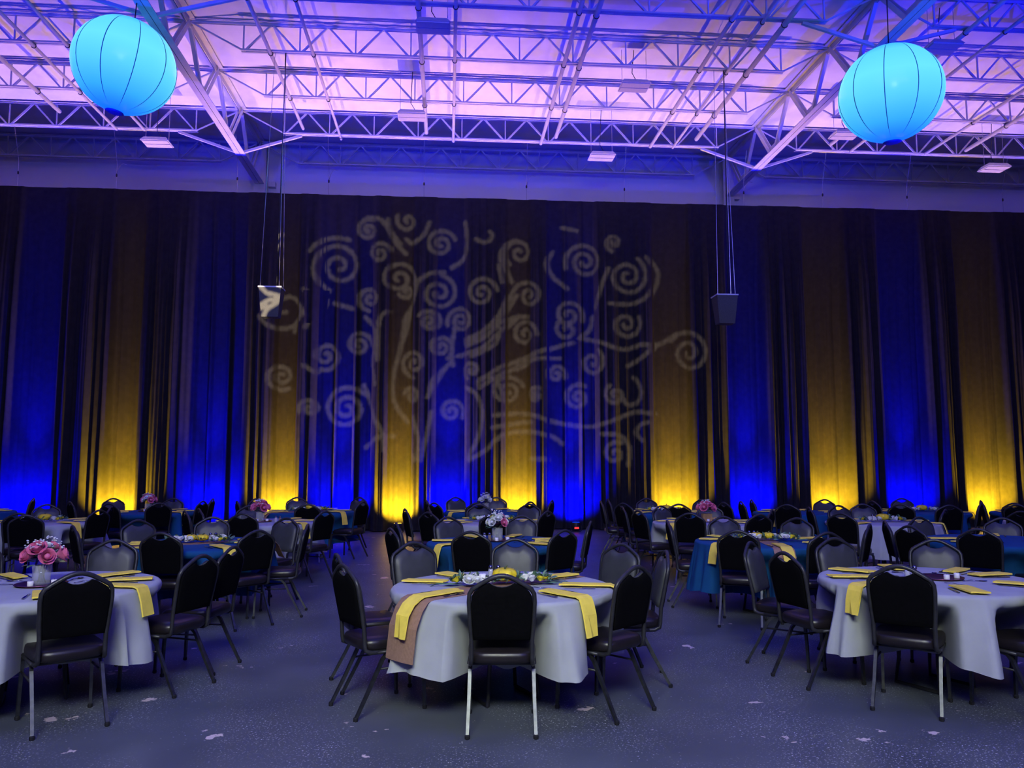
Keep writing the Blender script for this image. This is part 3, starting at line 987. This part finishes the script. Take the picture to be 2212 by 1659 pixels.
def chair_meshes():
    M = {}
    M['backrest'] = pad_mesh('backrest', 'chair_vinyl', 0.004, 0.034, 0.008)
    M['back_panel'] = pad_mesh('back_panel', 'chair_back_fabric', -0.002, -0.016, -0.002)
    M['seat'] = seat_mesh()
    o = back_outline(0.014, dip=False)
    path = [(x, back_y(z) + 0.005, z) for x, z in o]
    right = [(0.190, 0.10, 0.395), (0.187, -0.08, 0.392), (0.184, -0.16, 0.394), (0.180, -0.195, 0.41), (0.178, -0.200, 0.44)]
    left = [(-x, y, z) for x, y, z in reversed(right)]
    M['back_frame'] = MB().sweep(right + path + left, 0.0145, 6).mesh('back_frame', 'chair_steel', True)
    # lower rail of the handle
    b = MB()
    b.sweep([(0.196, 0.19, 0.395), (0.196, -0.12, 0.392)], 0.011, 6)
    b.sweep([(-0.196, 0.19, 0.395), (-0.196, -0.12, 0.392)], 0.011, 6)
    b.sweep([(0.196, 0.185, 0.395), (-0.196, 0.185, 0.395)], 0.011, 6)
    b.sweep([(0.19, -0.13, 0.392), (-0.19, -0.13, 0.392)], 0.011, 6)
    M['seat_frame'] = b.mesh('seat_frame', 'chair_steel', True)
    for s, n in ((1, 'fr'), (-1, 'fl')):
        M[n] = MB().sweep([(s * 0.185, 0.10, 0.392), (s * 0.192, 0.165, 0.388), (s * 0.196, 0.192, 0.36), (s * 0.200, 0.205, 0.2), (s * 0.203, 0.212, 0.012)], [0.015, 0.015, 0.015, 0.014, 0.0125], 4).mesh('leg', 'leg_steel', False)
    for s, n in ((1, 'rr'), (-1, 'rl')):
        M[n] = MB().sweep([(s * 0.180, 0.03, 0.388), (s * 0.186, -0.05, 0.378), (s * 0.190, -0.085, 0.345), (s * 0.192, -0.17, 0.18), (s * 0.197, -0.262, 0.012)], [0.015, 0.015, 0.015, 0.014, 0.013], 4).mesh('leg', 'leg_steel', False)
    M['cap'] = MB().lathe([(0.011, 0.0), (0.015, 0.003), (0.0155, 0.02), (0.011, 0.026)], 8).mesh('foot_cap', 'rubber')
    for s, n in ((1, 'sr'), (-1, 'sl')):
        M[n] = MB().sweep([(s * 0.198, 0.2, 0.29), (s * 0.193, -0.115, 0.29)], 0.007, 6).mesh('stretcher', 'chair_steel', True)
    return M


CM = chair_meshes()
FEET = {'fr': (0.203, 0.212), 'fl': (-0.203, 0.212), 'rr': (0.197, -0.262), 'rl': (-0.197, -0.262)}
SECT = ['camera side', 'near right', 'right side', 'far right', 'far side', 'far left', 'left side', 'near left']


def make_chair(x, y, rot, label, near):
    c = thing('banquet_chair', label, 'chair', (x, y, 0), math.radians(rot), 'black banquet chairs')
    for k in ('seat', 'seat_frame', 'backrest', 'back_panel', 'back_frame'):
        link(k, CM[k], c)
    for k in ('fr', 'fl', 'rr', 'rl'):
        leg = link('leg', CM[k], c)
        if near:
            link('foot_cap', CM['cap'], leg, (FEET[k][0], FEET[k][1], 0))
    link('stretcher', CM['sr'], c)
    link('stretcher', CM['sl'], c)
    return c


by_table = {}
for t, x, y, rot in CHAIRS:
    by_table.setdefault(t, []).append((x, y, rot))
for t, lst in by_table.items():
    tx, ty, _ = TABLES[t]
    ang = []
    for x, y, rot in lst:
        a = (math.degrees(math.atan2(y - ty, x - tx)) + 90) % 360      # 0 = nearest the camera, 90 = right
        ang.append((a, x, y, rot))
    ang.sort()
    n = len(ang)
    # the cyclic assignment of the eight sectors that fits the angles best
    best = None
    import itertools
    for combo in itertools.combinations(range(8), n):
        for sh in range(n):
            seq = combo[sh:] + combo[:sh]
            cost = sum(min((ang[i][0] - 45 * seq[i]) % 360, (45 * seq[i] - ang[i][0]) % 360) ** 2 for i in range(n))
            if best is None or cost < best[0]:
                best = (cost, seq)
    for (a, x, y, rot), s in zip(ang, best[1]):
        make_chair(x, y, rot, 'black padded chair at %s of %s' % (SECT[s], WHERE[t]), t in FRONT or t in SECOND)


# --- cloths, napkins, runners
def cloth(t, seed):
    tx, ty, colr = TABLES[t]
    rnd = random.Random(seed)
    near = t in FRONT or t in SECOND
    N = 260 if near else 120
    ph = [rnd.uniform(0, 6.28) for _ in range(5)]
    fr = [rnd.choice((9, 10, 11)), rnd.choice((15, 17)), rnd.choice((23, 26)), 5, 3]
    creases = [(rnd.uniform(0, 6.28), rnd.uniform(0.03, 0.06), rnd.uniform(0.02, 0.05) * rnd.choice((1, 1, -0.7))) for _ in range(22)]
    hem = (0.29 if colr == 'grey' else 0.24)
    chs = []
    for x, y, rot in by_table.get(t, []):
        d = math.hypot(x - tx, y - ty)
        chs.append((math.atan2(y - ty, x - tx), d - 0.215 - 0.025))
    for ot, lst in by_table.items():
        if ot == t:
            continue
        for x, y, rot in lst:
            d = math.hypot(x - tx, y - ty)
            if d < 1.3:
                chs.append((math.atan2(y - ty, x - tx), d - 0.30))

    def rad(a, z):
        tt = (Z_TABLE - z) / (Z_TABLE - hem)
        r = TABLE_R + 0.012 + 0.055 * tt
        s1 = math.sin(fr[0] * a + ph[0] + 0.9 * math.sin(2 * a + ph[3]))
        s2 = math.sin(fr[1] * a + ph[1] + 1.6 * math.sin(3 * a + ph[4]))
        r += tt ** 0.9 * (0.052 * (1 - 1.6 * abs(s1) ** 0.8 * (0.5 + 0.5 * s2)) + 0.024 * s2 + 0.012 * math.sin(fr[2] * a + ph[2] + 2 * tt))
        for ca, cw, ch in creases:
            da = (a - ca + PI) % (2 * PI) - PI
            if abs(da) < 0.3:
                r += tt ** 0.6 * ch * math.exp(-(da / (cw * (0.5 + 0.7 * tt))) ** 2)
        k = min(1.0, max(0.0, (0.70 - z) / 0.17))
        k = k * k * (3 - 2 * k)
        for ca, rs in chs:
            da = (a - ca + PI) % (2 * PI) - PI
            if abs(da) < 1.2:
                lim = max(rs, 0.22) / max(math.cos(da), 0.2)
                hw = math.asin(0.262 / 0.78)           # half the angle the seat takes up at the cloth
                q = min(1.0, max(0.0, (hw + 0.10 - abs(da)) / 0.10))
                if r > lim:
                    r = r + (lim - r) * k * q * q * (3 - 2 * q)
        return r
    zs = [Z_TABLE - 0.012, 0.715, 0.70, 0.68, 0.66, 0.61, 0.55, 0.49, 0.43, 0.37, 0.33, hem]
    A = [2 * PI * k / N for k in range(N)]
    rows = [[(r * math.cos(a), r * math.sin(a), Z_TABLE + 0.006) for a in A] for r in (0.05, 0.4, TABLE_R - 0.02)]
    rows.append([((TABLE_R + 0.006) * math.cos(a), (TABLE_R + 0.006) * math.sin(a), Z_TABLE + 0.001) for a in A])
    for z in zs:
        rows.append([])
        for i, a in enumerate(A):
            r = rad(a, z)
            zz = z + (0.018 * math.sin(4 * a + ph[3]) + 0.008 * math.sin(11 * a + ph[1]) if z == hem else 0)
            rows[-1].append((r * math.cos(a), r * math.sin(a), zz))
    m = MB().grid(rows, closed=True)
    m.f.append(tuple(range(N)))
    m.f = [tuple(reversed(f)) for f in m.f[:-1]] + [m.f[-1]]
    o = m.build('tablecloth', 'grey_cloth' if colr == 'grey' else 'blue_cloth', None, True, (tx, ty, 0))
    tag(o, '%s cloth draped over %s' % ('pale grey' if colr == 'grey' else 'deep blue', WHERE[t]), 'tablecloth', 'round tablecloths')
    return rad


def round_table(t):
    tx, ty, colr = TABLES[t]
    o = thing('round_table', 'round folding table under the cloth, %s' % WHERE[t], 'table', (tx, ty, 0), 0.4, 'round tables')
    MB().lathe([(TABLE_R - 0.03, Z_TABLE - 0.035), (TABLE_R - 0.004, Z_TABLE - 0.03), (TABLE_R - 0.002, Z_TABLE - 0.003), (TABLE_R - 0.01, Z_TABLE)], 48).build('tabletop', 'tabletop_laminate', o)
    for s in (-1, 1):
        MB().sweep([(s * 0.14, -0.14, Z_TABLE - 0.04), (s * 0.17, -0.15, 0.2), (s * 0.19, -0.17, 0.014), (s * 0.19, 0.17, 0.014), (s * 0.17, 0.15, 0.2), (s * 0.14, 0.14, Z_TABLE - 0.04)], 0.014, 6).build('leg', 'dark_steel', o)


NAP = {  # angle (0 = right, -90 = towards the camera), hanging drop
    'T1': [(-138, 0.20), (-52, 0.20), (-12, 0.13), (40, 0), (84, 0), (128, 0), (165, 0), (-92, 0)],
    'T2': [(-12, 0.16), (14, 0), (52, 0), (135, 0), (170, 0), (-62, 0)],
    'T3': [(204, 0.16), (168, 0), (130, 0), (88, 0), (38, 0), (10, 0), (-38, 0.19), (-100, 0)],
    'T4': [(-50, 0.20), (176, 0), (194, 0), (90, 0), (30, 0), (-10, 0), (-125, 0)],
    'T5': [(213, 0.19), (172, 0), (-42, 0.20), (70, 0), (14, 0), (-14, 0), (120, 0)],
    'T6': [(207, 0.17), (-98, 0.12), (-42, 0.20), (130, 0), (60, 0), (15, 0), (165, 0)],
    'T7': [(200, 0), (165, 0), (230, 0), (60, 0), (-40, 0.19)],
}
for t in TABLES:
    NAP.setdefault(t, [(215, 0.18), (-35, 0.18), (172, 0), (8, 0), (60, 0), (120, 0)])


def ang_words(a):
    a = (a + 90) % 360
    w = ['camera side', 'near right', 'right', 'far right', 'far side', 'far left', 'left', 'near left']
    return w[int(((a + 22.5) % 360) // 45)]


def napkin_mesh(drop, w, seed, out=0.0):
    rnd = random.Random(seed)
    th = 0.010
    z = 0.012
    path = [(0.40, z), (0.48, z + 0.002), (0.58, z), (0.66, z)]
    if drop:
        path += [(TABLE_R - 0.005, z), (TABLE_R + 0.022, z - 0.010), (TABLE_R + 0.036 + out * 0.6, z - 0.04), (TABLE_R + 0.055 + out, z - 0.10), (TABLE_R + 0.075 + out, z - drop - 0.03)]
    else:
        path += [(0.70, z)]
    rows = []
    for side in (0, 1):
        for i, (r, zz) in enumerate(path):
            a, b = path[max(0, i - 1)], path[min(len(path) - 1, i + 1)]
            d = Vector((b[0] - a[0], b[1] - a[1])).normalized()
            nx, nz = -d.y, d.x
            rows.append([(r + nx * th * side, zz + nz * th * side)])
    m = MB()
    P = len(path)
    W = [(-w / 2, 0), (-w / 6, 0.001), (w / 6, -0.001), (w / 2, 0)]
    skew = rnd.uniform(-0.012, 0.012)
    lower = [[(rows[i][0][0] + (skew if wi > 0 else -skew) * (1 if i in (0, P - 1) else 0), wi * (1 + 0.08 * i / P), rows[i][0][1] + dz) for wi, dz in W] for i in range(P)]
    upper = [[(rows[P + i][0][0] + (skew if wi > 0 else -skew) * (1 if i in (0, P - 1) else 0), wi * (1 + 0.08 * i / P) * 0.97, rows[P + i][0][1] + dz) for wi, dz in W] for i in range(P)]
    m.grid(upper)
    m.grid([list(reversed(r)) for r in lower])
    m.grid([lower[0], upper[0]])
    m.grid([upper[-1], lower[-1]])
    m.grid([[r[0] for r in upper], [r[0] for r in lower]])
    m.grid([[r[-1] for r in lower], [r[-1] for r in upper]])
    return m.mesh('napkin', 'yellow_napkin', False)


# cutlery
fk = MB()
fk.bar((0.0, 0, 0.003), (0.055, 0, 0.007), 0.013, 0.003)
fk.bar((0.055, 0, 0.007), (0.11, 0, 0.004), 0.010, 0.003)
fk.bar((0.11, 0, 0.004), (0.135, 0, 0.006), 0.025, 0.003)
for q in (-0.0105, -0.0035, 0.0035, 0.0105):
    fk.bar((0.134, q, 0.006), (0.185, q, 0.003), 0.0042, 0.0025)
FORK = fk.mesh('fork', 'cutlery_steel')
kn = MB()
kn.bar((0.0, 0, 0.004), (0.09, 0, 0.004), 0.015, 0.006)
kn.add([(0.09, -0.007, 0.002), (0.20, -0.006, 0.002), (0.215, 0.002, 0.002), (0.20, 0.008, 0.002), (0.09, 0.008, 0.002),
        (0.09, -0.007, 0.004), (0.20, -0.006, 0.004), (0.215, 0.002, 0.004), (0.20, 0.008, 0.004), (0.09, 0.008, 0.004)],
       [(4, 3, 2, 1, 0), (5, 6, 7, 8, 9), (0, 1, 6, 5), (1, 2, 7, 6), (2, 3, 8, 7), (3, 4, 9, 8), (4, 0, 5, 9)])
KNIFE = kn.mesh('knife', 'cutlery_steel')
sp = MB()
sp.bar((0.0, 0, 0.003), (0.06, 0, 0.009), 0.011, 0.003)
sp.bar((0.06, 0, 0.009), (0.12, 0, 0.005), 0.009, 0.003)
rows = []
for k in range(7):
    t = k / 6
    wv = 0.021 * math.sin(PI * min(0.97, 0.06 + t * 0.9)) ** 0.7
    rows.append([(0.115 + 0.055 * t, wv * c, 0.004 + 0.004 * (c * c) - 0.0015 * math.sin(PI * t)) for c in (-1, -0.5, 0, 0.5, 1)])
sp.grid(rows)
SPOON = sp.mesh('spoon', 'cutlery_steel', True)

Z_CLOTH = Z_TABLE + 0.006
CUT_DONE = {}
RUNNERS = {'T1': 40, 'T6': 80, 'T4': 30, 'T16': 35, 'T18': 150}
for ti, t in enumerate(TABLES):
    tx, ty, colr = TABLES[t]
    round_table(t)
    cloth(t, 100 + ti)
    if t in RUNNERS:
        a = math.radians(RUNNERS[t])
        far_end, w, th = TABLE_R, 0.27 if t == 'T1' else 0.2, 0.004
        dn = 0.36 if t == 'T1' else 0.25
        z = Z_CLOTH + 0.002
        path = [(-TABLE_R - 0.135, z - dn), (-TABLE_R - 0.11, z - 0.16), (-TABLE_R - 0.065, z - 0.06), (-TABLE_R - 0.02, z - 0.012), (-TABLE_R + 0.02, z), (0, z), (TABLE_R - 0.02, z), (TABLE_R + 0.02, z - 0.012),
                (TABLE_R + 0.065, z - 0.06), (TABLE_R + 0.11, z - 0.16), (TABLE_R + 0.135, z - dn * 0.8)]
        if t == 'T6':
            path = path[:1] + [(-TABLE_R - 0.135, z - 0.21), (-TABLE_R - 0.095, z - 0.18), (-TABLE_R - 0.11, z - 0.14), (-TABLE_R - 0.075, z - 0.11), (-TABLE_R - 0.085, z - 0.08)] + path[2:]
        # the hanging ends bow round the table edge
        def row(p, off, s):
            r, zz = p
            out = []
            for k in range(7):
                y = -w / 2 + w * k / 6
                rr = abs(r)
                back = rr - math.sqrt(max(0.0, rr * rr - y * y)) if rr > TABLE_R - 0.1 else 0
                out.append(((rr - back + off) * (1 if r >= 0 else -1), y, zz + s))
            return out
        up = [row(p, 0.003 if abs(p[0]) > TABLE_R else 0, th / 2 if abs(p[0]) <= TABLE_R else 0) for p in path]
        lo = [row(p, 0, -th / 2 + 0.001 if abs(p[0]) <= TABLE_R else 0) for p in path]
        m = MB().grid(up)
        m.grid([list(reversed(r)) for r in lo])
        m.grid([[r[0] for r in lo], [r[0] for r in up]])
        m.grid([[r[-1] for r in up], [r[-1] for r in lo]])
        o = m.build('table_runner', 'runner_cloth', None, False, (tx, ty, 0))
        o.rotation_euler = (0, 0, a)
        tag(o, 'brown cloth runner laid across %s' % WHERE[t], 'table runner', 'brown runners')
    used = {}
    for k, (a, drop) in enumerate(NAP[t]):
        ra = math.radians(a + random.uniform(-3, 3))
        o = link('folded_napkin', napkin_mesh(drop, random.uniform(0.095, 0.115), k + 10 * ti, 0.065 if t in RUNNERS and abs((a - RUNNERS[t]) % 180 - 90) > 60 else 0.0), None, (tx, ty, Z_CLOTH), ra)
        w = ang_words(a)
        used[w] = used.get(w, 0) + 1
        extra = '' if used[w] == 1 else ' second'
        state = 'hanging over edge' if drop else 'lying flat'
        tag(o, 'yellow napkin %s, %s%s of %s' % (state, w, extra, WHERE[t]), 'napkin', 'yellow napkins')
        if t in FRONT or t in SECOND:
            u, v = Vector((math.cos(ra), math.sin(ra), 0)), Vector((-math.sin(ra), math.cos(ra), 0))
            items = ((FORK, 'fork', 0.10, 0.40, 0.12), (KNIFE, 'knife', -0.105, 0.43, -0.05), (SPOON, 'spoon', 0.015, 0.21, 0.5))
            for me, nm, off, rr, tw in items:
                p = Vector((tx, ty, Z_CLOTH + 0.001 + (0.005 if t in RUNNERS else 0))) + u * (rr + random.uniform(-0.02, 0.02)) + v * off
                q = link(nm, me, None, p, ra + PI + random.uniform(-0.15, 0.15) + tw if nm != 'spoon' else ra + tw)
                if nm != 'spoon':
                    q.location = p + u * 0.2
                tag(q, 'steel %s by %s%s napkin of %s' % (nm, w, extra, WHERE[t]), 'cutlery', 'table cutlery')


# ------------------------------------------------------------------ flowers and table pieces
def rose_mesh(m, seed):
    rnd = random.Random(seed)
    b = MB()
    b.lathe([(0.006, 0.0), (0.016, 0.012), (0.018, 0.03), (0.010, 0.042)], 8)
    for ring, (n, r0, r1, h, lean) in enumerate(((3, 0.010, 0.022, 0.046, 0.0), (5, 0.012, 0.034, 0.044, 0.2), (6, 0.012, 0.046, 0.034, 0.5))):
        for k in range(n):
            a = 2 * PI * k / n + ring * 0.5 + rnd.uniform(-0.15, 0.15)
            da = PI / n * 1.25
            rows = []
            for i in range(4):
                t = i / 3
                r = r0 + (r1 - r0) * (t ** (0.6 + 0.3 * ring))
                z = h * t - (0.012 * lean * t ** 3)
                wv = da * (0.35 + 0.65 * math.sin(PI * (0.15 + 0.6 * t)))
                rows.append([(r * math.cos(a + q * wv) * (1 - 0.05 * abs(q)), r * math.sin(a + q * wv) * (1 - 0.05 * abs(q)), z + 0.004 * (1 - abs(q)) * t) for q in (-1, -0.5, 0, 0.5, 1)])
            b.grid(rows)
    return b.mesh('rose', m, True)


ROSE = {c: rose_mesh('rose_' + c, i) for i, c in enumerate(('pink', 'white', 'yellow'))}


def leaf(b, p, d, L, W):
    d = Vector(d).normalized()
    s = d.cross(Vector((random.uniform(-0.4, 0.4), random.uniform(-0.4, 0.4), 1))).normalized()
    n = s.cross(d).normalized()
    p = Vector(p)
    b.add([p, p + d * L * 0.35 + s * W / 2, p + d * L * 0.75 + s * W * 0.35, p + d * L - n * L * 0.12, p + d * L * 0.75 - s * W * 0.35, p + d * L * 0.35 - s * W / 2,
           p + d * L * 0.4 - n * W * 0.2, p + d * L * 0.75 - n * W * 0.15],
          [(0, 6, 1), (1, 6, 7, 2), (2, 7, 3), (3, 7, 4), (4, 7, 6, 5), (5, 6, 0)])


def plate_and_candles(t, cx, cy, n=2):
    tx, ty, _ = TABLES[t]
    pl = MB().lathe([(0.10, 0.0), (0.14, 0.004), (0.165, 0.012), (0.163, 0.015), (0.13, 0.008), (0.02, 0.006)], 36).build('charger_plate', 'mauve_metal', None, True, (cx, cy, Z_CLOTH + 0.0005))
    tag(pl, 'round mauve metallic charger plate on %s' % WHERE[t], 'plate', 'charger plates')
    for k in range(n):
        a = -1.2 + k * 1.3
        c = thing('votive_candle', '%s small white candle on charger plate of %s' % ('left' if k == 0 else 'right', WHERE[t]), 'candle',
                  (cx + 0.115 * math.cos(a - 0.5), cy + 0.115 * math.sin(a - 0.5), Z_CLOTH + 0.0085))
        MB().lathe([(0.018, 0), (0.02, 0.003), (0.02, 0.034), (0.016, 0.036)], 14).build('wax', 'candle_wax', c, True)
        MB().sweep([(0, 0, 0.034), (0.001, 0, 0.043)], 0.0012, 5).build('wick', 'black_plastic', c)


def bouquet(t, pal, off=(0, 0), box=False, big=1.0):
    tx, ty, _ = TABLES[t]
    cx, cy = tx + off[0], ty + off[1]
    rnd = random.Random(hash(t) % 1 + len(t) * 7 + int(t[1:]))
    plate_and_candles(t, cx, cy, 2)
    z0 = Z_CLOTH + 0.0075
    words = ' and '.join(sorted(set(pal)))
    o = thing('flower_arrangement', 'bouquet of %s roses in a %s on %s' % (words, 'wooden box' if box else 'clear glass vase', WHERE[t]), 'flowers', (cx, cy, z0), 0, 'rose bouquets')
    if box:
        MB().box(-0.065, 0.065, -0.05, 0.05, 0.0, 0.105).build('wooden_box', 'box_wood', o)
    else:
        MB().lathe([(0.05, 0), (0.056, 0.004), (0.06, 0.13), (0.057, 0.13), (0.053, 0.008), (0.01, 0.007)], 24).build('vase', 'clear_glass', o, True)
        st = MB()
        for k in range(9):
            a = k * 2 * PI / 9
            st.sweep([(0.025 * math.cos(a + 2), 0.025 * math.sin(a + 2), 0.012), (0.03 * math.cos(a), 0.03 * math.sin(a), 0.13)], 0.003, 5)
        tag(st.build('stems', 'stem_green', o), kind='stuff')
    fo, fp = MB(), MB()
    for k in range(60):
        a = rnd.uniform(0, 2 * PI)
        e = rnd.uniform(-0.2, 1.2)
        d = (math.cos(a) * math.cos(e), math.sin(a) * math.cos(e), math.sin(e))
        r = rnd.uniform(0.03, 0.085) * big
        leaf(fp if k % 3 == 0 else fo, (d[0] * r, d[1] * r, 0.15 + d[2] * r), d, rnd.uniform(0.04, 0.075) * big, rnd.uniform(0.02, 0.032))
    tag(fo.build('foliage', 'leaf_green', o), kind='stuff')
    tag(fp.build('pale_foliage', 'leaf_pale', o), kind='stuff')
    spots = [(-0.9, 0.35), (-2.2, 0.4), (0.4, 0.35), (1.6, 0.4), (2.8, 0.35), (-1.55, 0.85), (0.9, 0.95), (-0.3, 1.25), (2.3, 0.9)]
    for k, (a, e) in enumerate(spots):
        c = pal[k % len(pal)]
        d = Vector((math.cos(a) * math.cos(e), math.sin(a) * math.cos(e), math.sin(e)))
        q = link('rose', ROSE[c], o, d * 0.082 * big + Vector((0, 0, 0.155)))
        q.rotation_euler = d.to_track_quat('Z', 'Y').to_euler()
        sc = rnd.uniform(0.85, 1.25) * (1.15 if c == 'pink' else 0.9) * big
        q.scale = (sc, sc, sc)
    # sprays of tiny white flowers
    sm = MB()
    for k in range(16):
        a, e = rnd.uniform(0, 2 * PI), rnd.uniform(0.5, 1.4)
        r = rnd.uniform(0.12, 0.15) * big
        p = (r * math.cos(a) * math.cos(e), r * math.sin(a) * math.cos(e), 0.16 + r * math.sin(e))
        for j in range(4):
            sm.lathe([(0.003, 0), (0.008, 0.004), (0.004, 0.008)], 5, (p[0] + rnd.uniform(-0.015, 0.015), p[1] + rnd.uniform(-0.015, 0.015), p[2] + rnd.uniform(-0.008, 0.008)))
    tag(sm.build('white_sprays', 'rose_white', o), kind='stuff')


def gourd(t, x, y, s, which):
    o = thing('yellow_gourd', 'yellow ribbed pumpkin in garland of %s%s' % (WHERE[t], which), 'pumpkin', (x, y, Z_CLOTH + 0.028))
    prof = [(0.012, 0.004), (0.045, 0.0), (0.078, 0.018), (0.088, 0.045), (0.078, 0.07), (0.045, 0.084), (0.014, 0.078)]
    MB().lathe([(r * s, z * s) for r, z in prof], 40, rib=lambda a: -0.09 * (1 - abs(math.sin(4 * a))) ** 2).build('flesh', 'gourd_yellow', o, True)
    MB().sweep([(0, 0, 0.075 * s), (0.006, 0, 0.095 * s), (0.018, 0.0, 0.105 * s)], [0.008, 0.006, 0.005], 6).build('stem', 'stem_green', o)


def garland(t, ang, gourds=1, L=0.33):
    tx, ty, _ = TABLES[t]
    rnd = random.Random(int(t[1:]) * 3 + 1)
    o = thing('table_garland', 'green garland with white and yellow roses on %s' % WHERE[t], 'flowers', (tx, ty, Z_CLOTH + 0.003), math.radians(ang), 'low table garlands')
    f = MB()
    for k in range(120):
        x = rnd.uniform(-L, L)
        y = rnd.uniform(-0.06, 0.06) * (1 - 0.6 * abs(x) / L)
        a = rnd.uniform(0, 2 * PI)
        e = rnd.uniform(0.05, 1.1)
        leaf(f, (x, y, 0.015 + rnd.uniform(0, 0.035)), (math.cos(a) * math.cos(e), math.sin(a) * math.cos(e), math.sin(e)), rnd.uniform(0.045, 0.085), rnd.uniform(0.022, 0.036))
    for s in (-1, 1):           # long thin fronds that run out at both ends
        for k in range(3):
            a = s * 0.1 + (0 if s > 0 else PI) + (k - 1) * 0.16
            leaf(f, (s * L * 0.75, (k - 1) * 0.03, 0.012), (math.cos(a), math.sin(a), 0.02), 0.24, 0.02)
    tag(f.build('foliage', 'leaf_green', o), kind='stuff')
    sp = [(-0.72, 0.035, 'yellow'), (-0.66, -0.05, 'white'), (-0.48, 0.03, 'white'), (-0.5, -0.055, 'white'), (-0.25, -0.05, 'white'), (0.45, -0.02, 'white'), (0.55, -0.06, 'white'),
          (0.70, -0.05, 'yellow'), (0.62, 0.05, 'white'), (0.30, 0.055, 'white'), (-0.85, -0.01, 'yellow'), (0.8, 0.0, 'yellow')]
    for x, y, c in sp:
        q = link('rose', ROSE[c], o, (x * L, y * 1.2, 0.03))
        q.rotation_euler = (rnd.uniform(0.2, 0.7), rnd.uniform(-0.4, 0.4), rnd.uniform(0, 6))
        s = rnd.uniform(0.8, 1.05) * (0.75 if c == 'yellow' else 1)
        q.scale = (s, s, s)
    ca, sa = math.cos(math.radians(ang)), math.sin(math.radians(ang))
    for k in range(gourds):
        x = (0.02, -0.10)[k]
        gourd(t, tx + ca * x - sa * 0.02, ty + sa * x + ca * 0.02, 1.0 if gourds == 1 else 0.72, '' if gourds == 1 else (', right of two' if k == 0 else ', left of two'))
    c = thing('votive_candle', 'white votive candle standing in the garland of %s' % WHERE[t], 'candle', (tx - 0.135 * ca, ty - 0.135 * sa - 0.01, Z_CLOTH + 0.02))
    MB().lathe([(0.024, 0), (0.026, 0.004), (0.026, 0.06), (0.02, 0.063)], 14).build('wax', 'candle_wax', c, True)
    MB().sweep([(0, 0, 0.06), (0.001, 0, 0.07)], 0.0012, 5).build('wick', 'black_plastic', c)


def shakers(t, dx, dy):
    tx, ty, _ = TABLES[t]
    for k, (nm, m) in enumerate((('salt_shaker', 'shaker_glass'), ('pepper_shaker', 'pepper_glass'))):
        o = thing(nm, '%s with a metal cap on %s' % (nm.replace('_', ' '), WHERE[t]), 'shaker', (tx + dx + k * 0.055, ty + dy, Z_CLOTH + 0.0005))
        MB().lathe([(0.018, 0), (0.02, 0.003), (0.018, 0.05), (0.014, 0.066)], 12).build('bottle', m, o, True)
        MB().lathe([(0.0155, 0.066), (0.0165, 0.068), (0.0155, 0.082), (0.009, 0.09)], 12).build('cap', 'cutlery_steel', o, True)


bouquet('T2', ['pink', 'pink', 'pink', 'white'], big=1.1)
bouquet('T5', ['pink', 'white', 'white'], (0.0, 0.08), big=1.0)
bouquet('T9', ['pink', 'pink'], (-0.08, 0.05))
bouquet('T11', ['pink', 'pink'], (0.02, 0.05), box=True)
bouquet('T15', ['pink', 'white'], (-0.1, 0.05))
bouquet('T17', ['white', 'white'], (-0.04, 0.05))
garland('T1', 4, 1, 0.36)
garland('T4', -4, 2, 0.34)
garland('T6', -6, 2, 0.34)
for t in ('T8', 'T10', 'T12', 'T16', 'T18', 'T20'):
    garland(t, {'T8': 5, 'T10': -4, 'T12': -3}.get(t, 0), 1, 0.32)
plate_and_candles('T3', TABLES['T3'][0] + 0.09, TABLES['T3'][1] + 0.03, 2)
shakers('T1', -0.06, 0.36)
shakers('T3', -0.13, 0.06)
shakers('T4', 0.05, 0.20)
shakers('T6', -0.10, 0.24)
shakers('T5', -0.14, 0.05)
shakers('T9', 0.16, -0.05)
shakers('T10', -0.17, 0.12)
shakers('T12', 0.0, 0.26)
